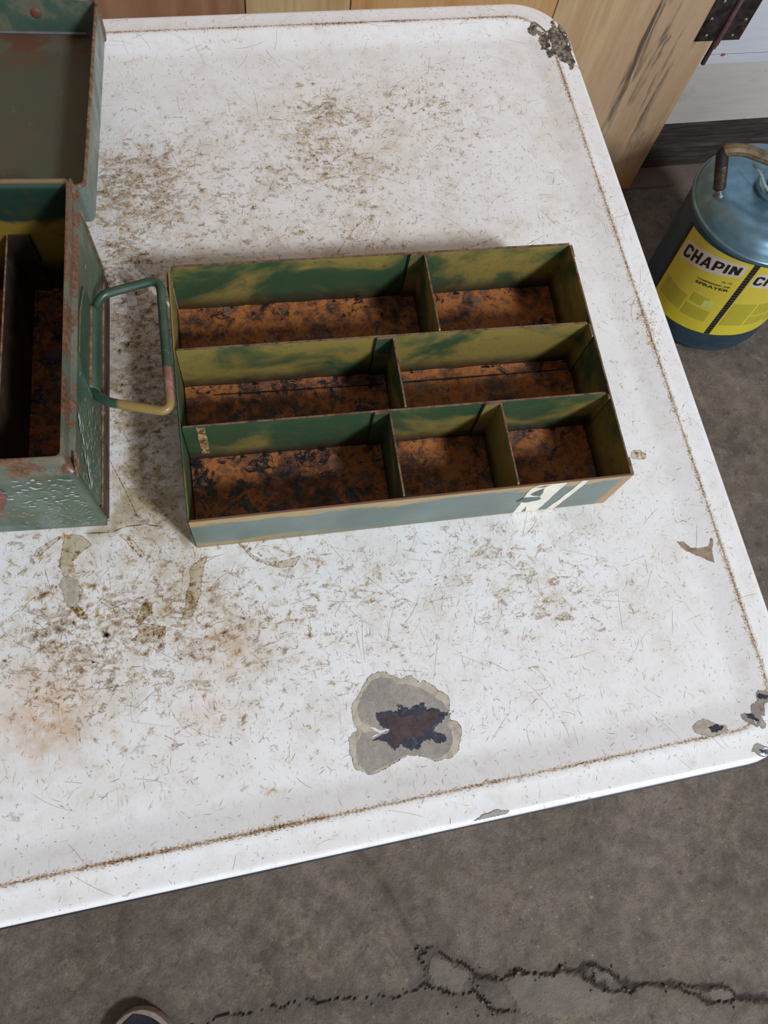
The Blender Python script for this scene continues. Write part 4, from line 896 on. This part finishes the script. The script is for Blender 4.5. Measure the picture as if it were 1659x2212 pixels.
at = me.color_attributes.new('Col', 'FLOAT_COLOR', 'POINT'); at.data.foreach_set('color', np.array(spl.c, dtype=np.float32).ravel())
q = NT('pale_paint_splash', .5); q.color(q.attr('Col')); o = link_mesh('paint_splashes', me, q.m, box_); o['kind'] = 'stuff'
mb = MB(); mb.plate((0, -.0010, 0), (1, 0, 0), (0, 0, 1), ragged([(-.070, .028), (-.0545, .034), (-.0500, .041), (-.0420, .062), (-.0415, .070), (-.0445, .079), (-.070, .082)], .0009, 4, 8), .0003)
mb.build('rust_patch', flat_mat('brick_red_rust', srgb(128, 76, 66), .75, var=.2, scale=200), box_)
# lid, folded back past flat
lid = bpy.data.objects.new('lid', None)
LO = green_paint('lid_outside', srgb(113, 122, 115), srgb(90, 103, 93), .25, None, 14, .34)
LI = NT('lid_inside', .5); y_ = LI.xyz()[1]; n1 = LI.noise(14, 5, .6); n2 = LI.noise(80, 6, .7)
b_ = LI.mix(LI.rng(n1, .35, .65), srgb(74, 79, 65), srgb(82, 78, 62)); b_ = LI.mix(LI.rng(n2, .58, .70, 0, .55), b_, srgb(108, 96, 80))
fy_ = LI.math('ADD', y_, LI.math('MULTIPLY', LI.math('SUBTRACT', n1, .5), .02)); b_ = LI.mix(LI.rng(fy_, .158, .176, 0, .75), b_, srgb(96, 90, 74))
b_ = LI.mix(LI.math('MULTIPLY', LI.rng(LI.noise(30, 5, .6, LI.map(loc=(4, 1, 2))), .5, .62), LI.rng(y_, .14, .175)), b_, srgb(100, 66, 48))
b_ = LI.mix(LI.rng(LI.noise(95, 4, .6, LI.map(loc=(9, 4, 4))), .70, .74, 0, .8), b_, srgb(48, 36, 26))
b_ = LI.mix(LI.rng(y_, .1885, .1895), b_, LI.ramp(LI.noise(40, 5, .6, LI.map(loc=(1, 1, 1))), [(.36, srgb(50, 73, 63)), (.5, srgb(63, 80, 67)), (.6, srgb(93, 95, 76)), (.7, srgb(96, 76, 68))]))
LI.color(b_); LI.bump(LI.mix(.5, n1, n2), .25, .002); LI = LI.m
mb = MB(); LD = .1915; LX0, LX1 = -BL - .004, .0046; e = lambda d, z: rrect(LX0 + d, d, LX1 - d, LD - d, .0045, z, 6)
lp = [e(0, -.0010), e(-.0004, .0008), e(-.0004, .0255), e(.0002, .0275), e(.0012, .0275), e(.0018, .0262), e(.0018, .0050), e(.0032, .0022), e(.0060, .0014)]
mb.loops(lp, mi=[0, 0, 2, 2, 2, 1, 1, 1]); k_ = len(lp[0]); b0 = len(mb.v)
mb.f.append(tuple(range(b0 - k_, b0))); mb.mi.append(1); mb.f.append(tuple(range(k_))[::-1]); mb.mi.append(0)
lid = mb.build('lid', [LO, LI, RUST_RIM], box_, True)
lid.location = (0, BD + .0065, .0635); lid.rotation_euler = (-.140, 0, 0)
mb = MB(); mb.tube([(LX0 + .012, .1865, .0042), (LX1 - .012, .1865, .0042)], .0010, 8); mb.build('lid_bead', flat_mat('worn_bead', srgb(108, 112, 114), .4, .2), lid, True)
mb = MB(); mb.plate((LX1 + .0003, LD - .004, 0), (0, 1, 0), (0, 0, 1), [(-.002, -.001), (.003, -.002), (.0065, .001), (.003, .012), (.0, .0265), (-.003, .0265)], .0012); mb.build('folded_tab', RUST_RIM, lid)
mb = MB(); mb.lathe([(.0001, .0008), (.0022, .0009), (.0032, .0004), (.0038, 0)], 16); mb.v = [(x - .040, .1895 - z, .0165 + y) for x, y, z in mb.v]; mb.build('rivet', flat_mat('rusty_rivet', srgb(106, 62, 54), .6), lid, True)
mb = MB(); mb.tube([(-BL + .02, BD + .0040, .0905), (-.004, BD + .0040, .0905)], .0024, 10); mb.build('hinge_rod', RUST_RIM, box_, True)

# ================================================================== SPRAYER
nv = Vector((-.0407253, .04608265, 1)).normalized(); uv = Vector((0, 1, 0)).cross(nv).normalized(); vv = nv.cross(uv)
sp_ = tag(empty('garden_sprayer'), 'blue steel pump sprayer with yellow label standing on the floor', 'sprayer')
M4 = Matrix((uv, vv, nv)).transposed().to_4x4(); M4.translation = Vector((.92292, .74391, .0045)); sp_.matrix_world = M4
SR = .1211
TANK = NT('blue_hammered_paint', .33, .75)
g = TANK.noise(60, 4, .5); g2 = TANK.noise(9, 4, .5)
TANK.color(TANK.mix(TANK.rng(g2, .35, .65, 0, .6), TANK.ramp(g, [(.35, srgb(104, 138, 158)), (.65, srgb(124, 158, 174))]), srgb(118, 144, 154))); TANK.bump(g, .06, .001); TANK = TANK.m
BODYB = NT('blue_body_paint', .45, .2); g = BODYB.noise(50, 4); BODYB.color(BODYB.mix(BODYB.rng(BODYB.noise(160, 6, .7), .66, .72), BODYB.ramp(g, [(.35, srgb(46, 68, 82)), (.65, srgb(58, 82, 96))]), srgb(130, 140, 148))); BODYB = BODYB.m
mb = MB(); mb.lathe([(.0001, .006), (.09, .006), (.098, .003), (.110, .003), (.117, .007), (.1185, .014), (.1190, .020), (SR, .024), (SR, .2490), (SR - .0008, .2520)], 96); mb.build('tank', BODYB, sp_, True)
mb = MB(); mb.lathe([(SR - .001, .2505), (.1236, .2520), (.1250, .2560), (.1244, .2600), (.1222, .2618), (.1212, .2622)], 96); mb.build('seam_ring', TANK, sp_, True)
mb = MB(); mb.lathe([(.1215, .2608), (.1196, .2640), (.1180, .2700), (.1130, .2790), (.1050, .2865), (.0930, .2920), (.0780, .2945), (.0600, .2940), (.0500, .2925), (.0300, .2915), (.0001, .2915)], 96); mb.build('tank_dome', TANK, sp_, True)
def cylp(ang, z, r): a = math.radians(ang); return (r * math.cos(a), r * math.sin(a), z)
def skew(ang): return .014 * (ang + 177) / 59 if ang < -100 else .014 * 77 / 59
def cyl_patch(name, a0, a1, za, zb, r, m_, parent, sk=True, n=None):
    n = n or max(2, int((a1 - a0) / 2)); mb = MB(); f_ = skew if sk else (lambda a: 0)
    lo = [[cylp(a0 + (a1 - a0) * k / n, z + f_(a0 + (a1 - a0) * k / n), rr) for k in range(n + 1)] for z, rr in ((za, r - .0003), (za, r), (zb, r), (zb, r - .0003))]
    mb.loops(lo, closed=False); return mb.build(name, m_, parent)
YEL = NT('yellow_label', .45); z_ = YEL.xyz()[2]
YEL.color(YEL.mix(YEL.rng(YEL.noise(12, 4), .35, .65, 0, .5), YEL.mix(YEL.rng(z_, .05, .12), srgb(220, 204, 30), srgb(216, 196, 66)), srgb(206, 186, 70))); YEL = YEL.m
LBL0, LBL1 = .046, .236
STRIPE = flat_mat('black_print', srgb(30, 26, 26), .5); PINK = flat_mat('white_print', srgb(212, 196, 180), .5, var=.03); TXT = flat_mat('olive_print', srgb(186, 174, 54), .5, var=.10, scale=700)
def letter_polys(ch):
    """block capitals on a 4 x 6 grid, as lists of quads"""
    R = lambda a, b, c, d: [(a, b), (c, b), (c, d), (a, d)]
    w_ = 1.25
    return {'C': ([R(0, 1, w_, 5), [(0, 1), (1, 0), (1.6, w_), (w_, w_ + .3)], [(0, 5), (w_, 4.5), (1.6, 6 - w_), (1, 6)], R(1, 0, 3, w_), R(1, 6 - w_, 3, 6), [(3, 0), (4, .9), (4, 2), (2.8, 2), (2.8, w_)], [(3, 6), (2.8, 4.75), (2.8, 4), (4, 4), (4, 5.1)]], 4),
            'H': ([R(0, 0, w_, 6), R(4 - w_, 0, 4, 6), R(w_, 2.4, 4 - w_, 3.6)], 4),
            'A': ([[(0, 0), (1.3, 0), (2.4, 5.0), (1.7, 6)], [(3.3, 0), (4.6, 0), (2.9, 6), (2.2, 5.0)], [(1.7, 6), (2.2, 4.6), (2.9, 6), (2.3, 6)], R(1.2, 1.2, 3.4, 2.2)], 4.6),
            'P': ([R(0, 0, w_, 6), R(w_, 6 - 1.1, 3, 6), R(w_, 2, 3, 3.1), [(3, 2), (4, 2.8), (4, 5.2), (3, 6), (2.75, 5.0), (2.75, 3.1)]], 4),
            'I': ([R(0, 0, w_, 6)], w_), 'N': ([R(0, 0, w_, 6), R(4 - w_, 0, 4, 6), [(0, 6), (2.6, 0), (4, 0), (1.5, 6)]], 4)}[ch]
def word(name, text, a0, a1, zfun, hfun, r, m_, parent):
    """maps block letters on to the cylinder; one mesh per letter, small quads so they follow the curve"""
    wd = sum(letter_polys(c)[1] for c in text) + .9 * (len(text) - 1); x = 0
    for c in text:
        pl, lw = letter_polys(c); mb = MB()
        for q_ in pl:
            vs = []
            for px, py in q_:
                a = a0 + (a1 - a0) * (x + px) / wd; vs.append(cylp(a, zfun(a) + hfun(a) * py / 6, r))
            mb.add(vs, [tuple(range(len(vs)))])
        mb.build('letter', m_, parent); x += lw + .9
def small_text(name, text, a0, a1, zc, h, r, m_, parent, sk=.00052):
    cu = bpy.data.curves.new('t', 'FONT'); cu.body = text; cu.size = 1; cu.offset = .02; cu.resolution_u = 2
    to = bpy.data.objects.new('t', cu); COL.objects.link(to); dg = bpy.context.evaluated_depsgraph_get(); me = bpy.data.meshes.new_from_object(to.evaluated_get(dg))
    xs = [v.co.x for v in me.vertices]; x0, x1 = min(xs), max(xs)
    for v in me.vertices:
        a = a0 + (a1 - a0) * (v.co.x - x0) / (x1 - x0); v.co = cylp(a, zc + (a - a0) * sk + v.co.y * h, r)
    bpy.data.objects.remove(to); me.name = name; return link_mesh(name, me, m_, parent)
LR = SR + .0005
def label(a0, a1, lab):
    L_ = tag(cyl_patch('label', a0, a1, LBL0, LBL1, LR, YEL, sp_), lab)
    b0, b1 = (a0 + 2.5, a1 - 3) if a0 < -120 else (a0 + 2, a0 + 54); n = 28; mb = MB()
    rim = lambda t: .0030 + .0045 * math.sin(math.pi * min(1, max(0, t))) ** .35
    mb.loops([[cylp(b0 + (b1 - b0) * k / n, zf(b0 + (b1 - b0) * k / n), LR + .0002) for k in range(n + 1)] for zf in (lambda a: zt_(a) - rim((a - b0) / (b1 - b0)), lambda a: zt_(a) + ht_(a) + rim((a - b0) / (b1 - b0)))], closed=False)
    mb.build('white_cloud', PINK, L_)
    return L_
zt_ = lambda a: .180 + .00082 * (a + 171) if a < -115 else .2065
ht_ = lambda a: .0290 - .00022 * (a + 171) if a < -115 else .0215
La = label(-177, -118.2, 'yellow label, left panel'); Lb = label(-113.6, -54, 'yellow label, right panel')
zt_ = lambda a: .180 + .00082 * (a + 171) if a < -115 else .2065
ht_ = lambda a: .0290 - .00022 * (a + 171) if a < -115 else .0215
word('word', 'CHAPIN', -171.5, -124.0, zt_, ht_, LR + .0006, STRIPE, La)
word('word', 'CHAPIN', -110.5, -66, lambda a: .2065, lambda a: .0215, LR + .0006, STRIPE, Lb)
small_text('lettering', 'SPRAYER', -149, -122.5, .160, .0085, LR + .0004, STRIPE, La, .0006)
small_text('lettering', 'COMPRESSED AIR', -149, -123, .1695, .0048, LR + .0004, STRIPE, La, .0006)
small_text('lettering', 'No. 110', -131, -124, .1905, .0045, LR + .0004, STRIPE, La, .0006)
for a0, a1, za, zb in ((-173, -160, .116, .122), (-172.5, -148, .080, .120), (-144.5, -131, .112, .134), (-145.5, -124.5, .076, .105)):
    cyl_patch('fine_print', a0, a1, za, zb, LR + .0003, TXT, La)
for a0, a1, za, zb in ((-114 + 2, -93.5, .076, .138), (-91, -76, .105, .138), (-91, -76, .076, .100), (-73, -58, .076, .138)):
    cyl_patch('fine_print', a0, a1, za, zb, LR + .0003, TXT, Lb)
cyl_patch('green_smear', -134, -127, .112, .128, LR + .0004, flat_mat('pale_green_smear', srgb(208, 214, 118), .5), La)
for a0, lab in ((-181.6, 'hatched black edge stripe'), (-118.0, 'hatched black stripe between the panels')):
    S_ = cyl_patch('label_stripe', a0, a0 + 4.2, LBL0, LBL1 + .002, LR + .0001, flat_mat('worn_print', srgb(124, 112, 96), .5), sp_); S_['label'] = lab
    mb = MB(); zz = LBL0 + .0006
    while zz < LBL1:
        vs = [cylp(a0 + .1 + 4.0 * t, zz + .0016 * t + h_ + skew(a0 + 2), LR + .0004) for t, h_ in ((0, 0), (.5, 0), (1, 0), (1, .0056), (.5, .0056), (0, .0056))]
        mb.add(vs, [(0, 1, 4, 5), (1, 2, 3, 4)]); zz += .0066
    mb.build('hatching', STRIPE, S_)
# hose outlet with spring guard, elbow and ribbed hose
CHR = flat_mat('dull_chrome', srgb(168, 172, 180), .25, .9); SPR = NT('rusty_spring', .5, .5); SPR.color(SPR.ramp(SPR.noise(120, 4), [(.35, srgb(50, 40, 36)), (.65, srgb(108, 90, 76))])); SPR = SPR.m
HOSE = NT('tan_ribbed_hose', .55); HOSE.color(HOSE.ramp(HOSE.noise(60, 4, .6), [(.3, srgb(70, 56, 38)), (.6, srgb(118, 96, 62))])); HOSE = HOSE.m
BLK = flat_mat('black_rubber', srgb(34, 30, 28), .5)
b0 = Vector((-.0965, .0085, .2880)); b1 = Vector((-.1120, .0330, .3500)); dr_ = (b1 - b0).normalized()
mb = MB(); mb.tube([b0 - dr_ * .002, b0 + dr_ * .004], .0098, 20); mb.tube([b0, b0 + dr_ * .014], .0068, 20); fit = mb.build('hose_fitting', CHR, sp_, True)
mb = MB(); ax = dr_.orthogonal().normalized(); ay = dr_.cross(ax); n = 13 * 20; s0, s1 = .010, .050
mb.tube([b0 + dr_ * (s0 + (s1 - s0) * k / n) + (ax * math.cos(2 * math.pi * k / 20) + ay * math.sin(2 * math.pi * k / 20)) * .0088 for k in range(n + 1)], .00125, 6)
mb.tube([b0 + dr_ * .006, b1], .0062, 14); mb.build('spring_guard', SPR, sp_, True)
hp = round_path([b0 + dr_ * .046, b1 + dr_ * .004, b1 + Vector((.012, -.002, .008)), b1 + Vector((.032, -.006, .0080)), b1 + Vector((.062, -.024, .0060)), b1 + Vector((.11, -.055, .004)), b1 + Vector((.16, -.06, -.03)), b1 + Vector((.21, -.04, -.15)), b1 + Vector((.19, .03, -.30))], .02, 8)
mb = MB(); mb.tube(hp[:8], .0096, 16); mb.build('hose_elbow', BLK, sp_, True)
mb = MB()
pts = [Vector(p) for p in hp[4:]]; seg = 20; base0 = len(mb.v); mb.tube(pts, .0092, seg)
for i in range(len(mb.v) // seg):
    c_ = pts[min(i, len(pts) - 1)]
    for k_ in range(0, seg, 2): v_ = Vector(mb.v[i * seg + k_]); mb.v[i * seg + k_] = tuple(c_ + (v_ - c_) * .90)
mb.build('hose', HOSE, sp_, True)
ROPE = flat_mat('pale_rope', srgb(150, 158, 148), .8)
mb = MB(); rp = [Vector(p) for p in ((-.046, .030, .322), (-.0395, .012, .3215), (-.036, -.002, .314), (-.0258, -.0133, .305), (-.012, -.018, .300), (.006, -.012, .298))]
rr = round_path(rp, .01, 6)
for ph in (0, 2.1, 4.2):
    L_ = len(rr); mb.tube([rr[i] + Vector((math.cos(i * .8 + ph), math.sin(i * .8 + ph), math.sin(i * .8 + ph) * .5)) * .0012 for i in range(L_)], .0014, 6)
mb.build('rope_loop', ROPE, sp_, True)
mb = MB(); mb.lathe([(.036, .290), (.037, .298), (.034, .302), (.022, .303), (.021, .318), (.018, .320), (.0001, .320)], 40); mb.build('pump_cap', TANK, sp_, True)
mb = MB(); mb.tube([(0, 0, .318), (0, 0, .372)], .005, 12); mb.tube([(-.02, -.03, .376), (.02, .03, .376)], .010, 14); mb.v = mb.v; mb.build('pump_handle', BLK, sp_, True)

# ================================================================== SHOE
shoe = tag(empty('shoe', (-.2265, -.37, 0), .07), 'toe of a dark navy shoe with a pale rubber welt, on the concrete', 'shoe')
SOLE = flat_mat('pale_rubber_welt', srgb(150, 132, 120), .7, var=.15, scale=120); NAVY = NT('navy_fabric', .8); g = NAVY.noise(500, 3); NAVY.color(NAVY.ramp(g, [(.35, srgb(30, 32, 44)), (.65, srgb(44, 46, 62))])); NAVY.bump(g, .3, .0005); NAVY = NAVY.m
def hw(s):         # half width of the shoe by distance from the toe tip
    if s < .075: return .0515 * math.sqrt(max(0, 1 - ((.075 - s) / .075) ** 2.1))
    if s < .20: return .0515 - .0155 * sm((s - .075) / .11)
    return .036 + .003 * sm((s - .2) / .04) if s < .262 else .039 * math.sqrt(max(0, 1 - ((s - .262) / .034) ** 2))
ss = [0, .002, .005, .01, .017, .026, .038, .055, .075, .10, .13, .16, .19, .22, .245, .262, .278, .288, .294, .296]
TOE = .1435
outl = [(hw(s), TOE - s) for s in ss] + [(-hw(s), TOE - s) for s in reversed(ss)]
def sl(k, z): return [(x * k, (y + .0045) * (1 if k == 1 else (k + 1) / 2) - .0045, z) for x, y in outl]
mb = MB(); mb.loops([sl(.95, .0005), sl(1, .004), sl(1, .020), sl(.985, .0235), sl(.93, .0245)]); n = len(outl); mb.f += [tuple(range(n))[::-1], tuple(range(len(mb.v) - n, len(mb.v)))]; mb.mi += [0, 0]
mb.build('sole', SOLE, shoe, True)
mb = MB(); ks = 11; rows = []
for s in ss:
    w_ = max(hw(s) - .0050, .0004); t_ = sm((s - .004) / .05); zt = .026 + (.030 * t_ + .020 * sm((s - .05) / .08) + .030 * sm((s - .11) / .08)); zt = .026 if s in (0, .296) else zt
    rows.append([(w_ * math.cos(math.pi * k / (ks - 1)) * (1 if s < .12 else 1), TOE - .0045 - s * .97, .0235 + (zt - .0235) * math.sin(math.pi * k / (ks - 1)) ** .8) for k in range(ks)])
mb.loops(rows, closed=False); mb.build('upper', NAVY, shoe, True)
mb = MB()
for i in range(5):
    s = .115 + i * .017; z = .0765 + i * .0055; mb.tube([(-.016, TOE - s, z - .002), (0, TOE - s - .002, z + .003), (.016, TOE - s, z - .002)], .0022, 8)
mb.build('laces', flat_mat('grey_laces', srgb(120, 118, 122), .8), shoe, True)
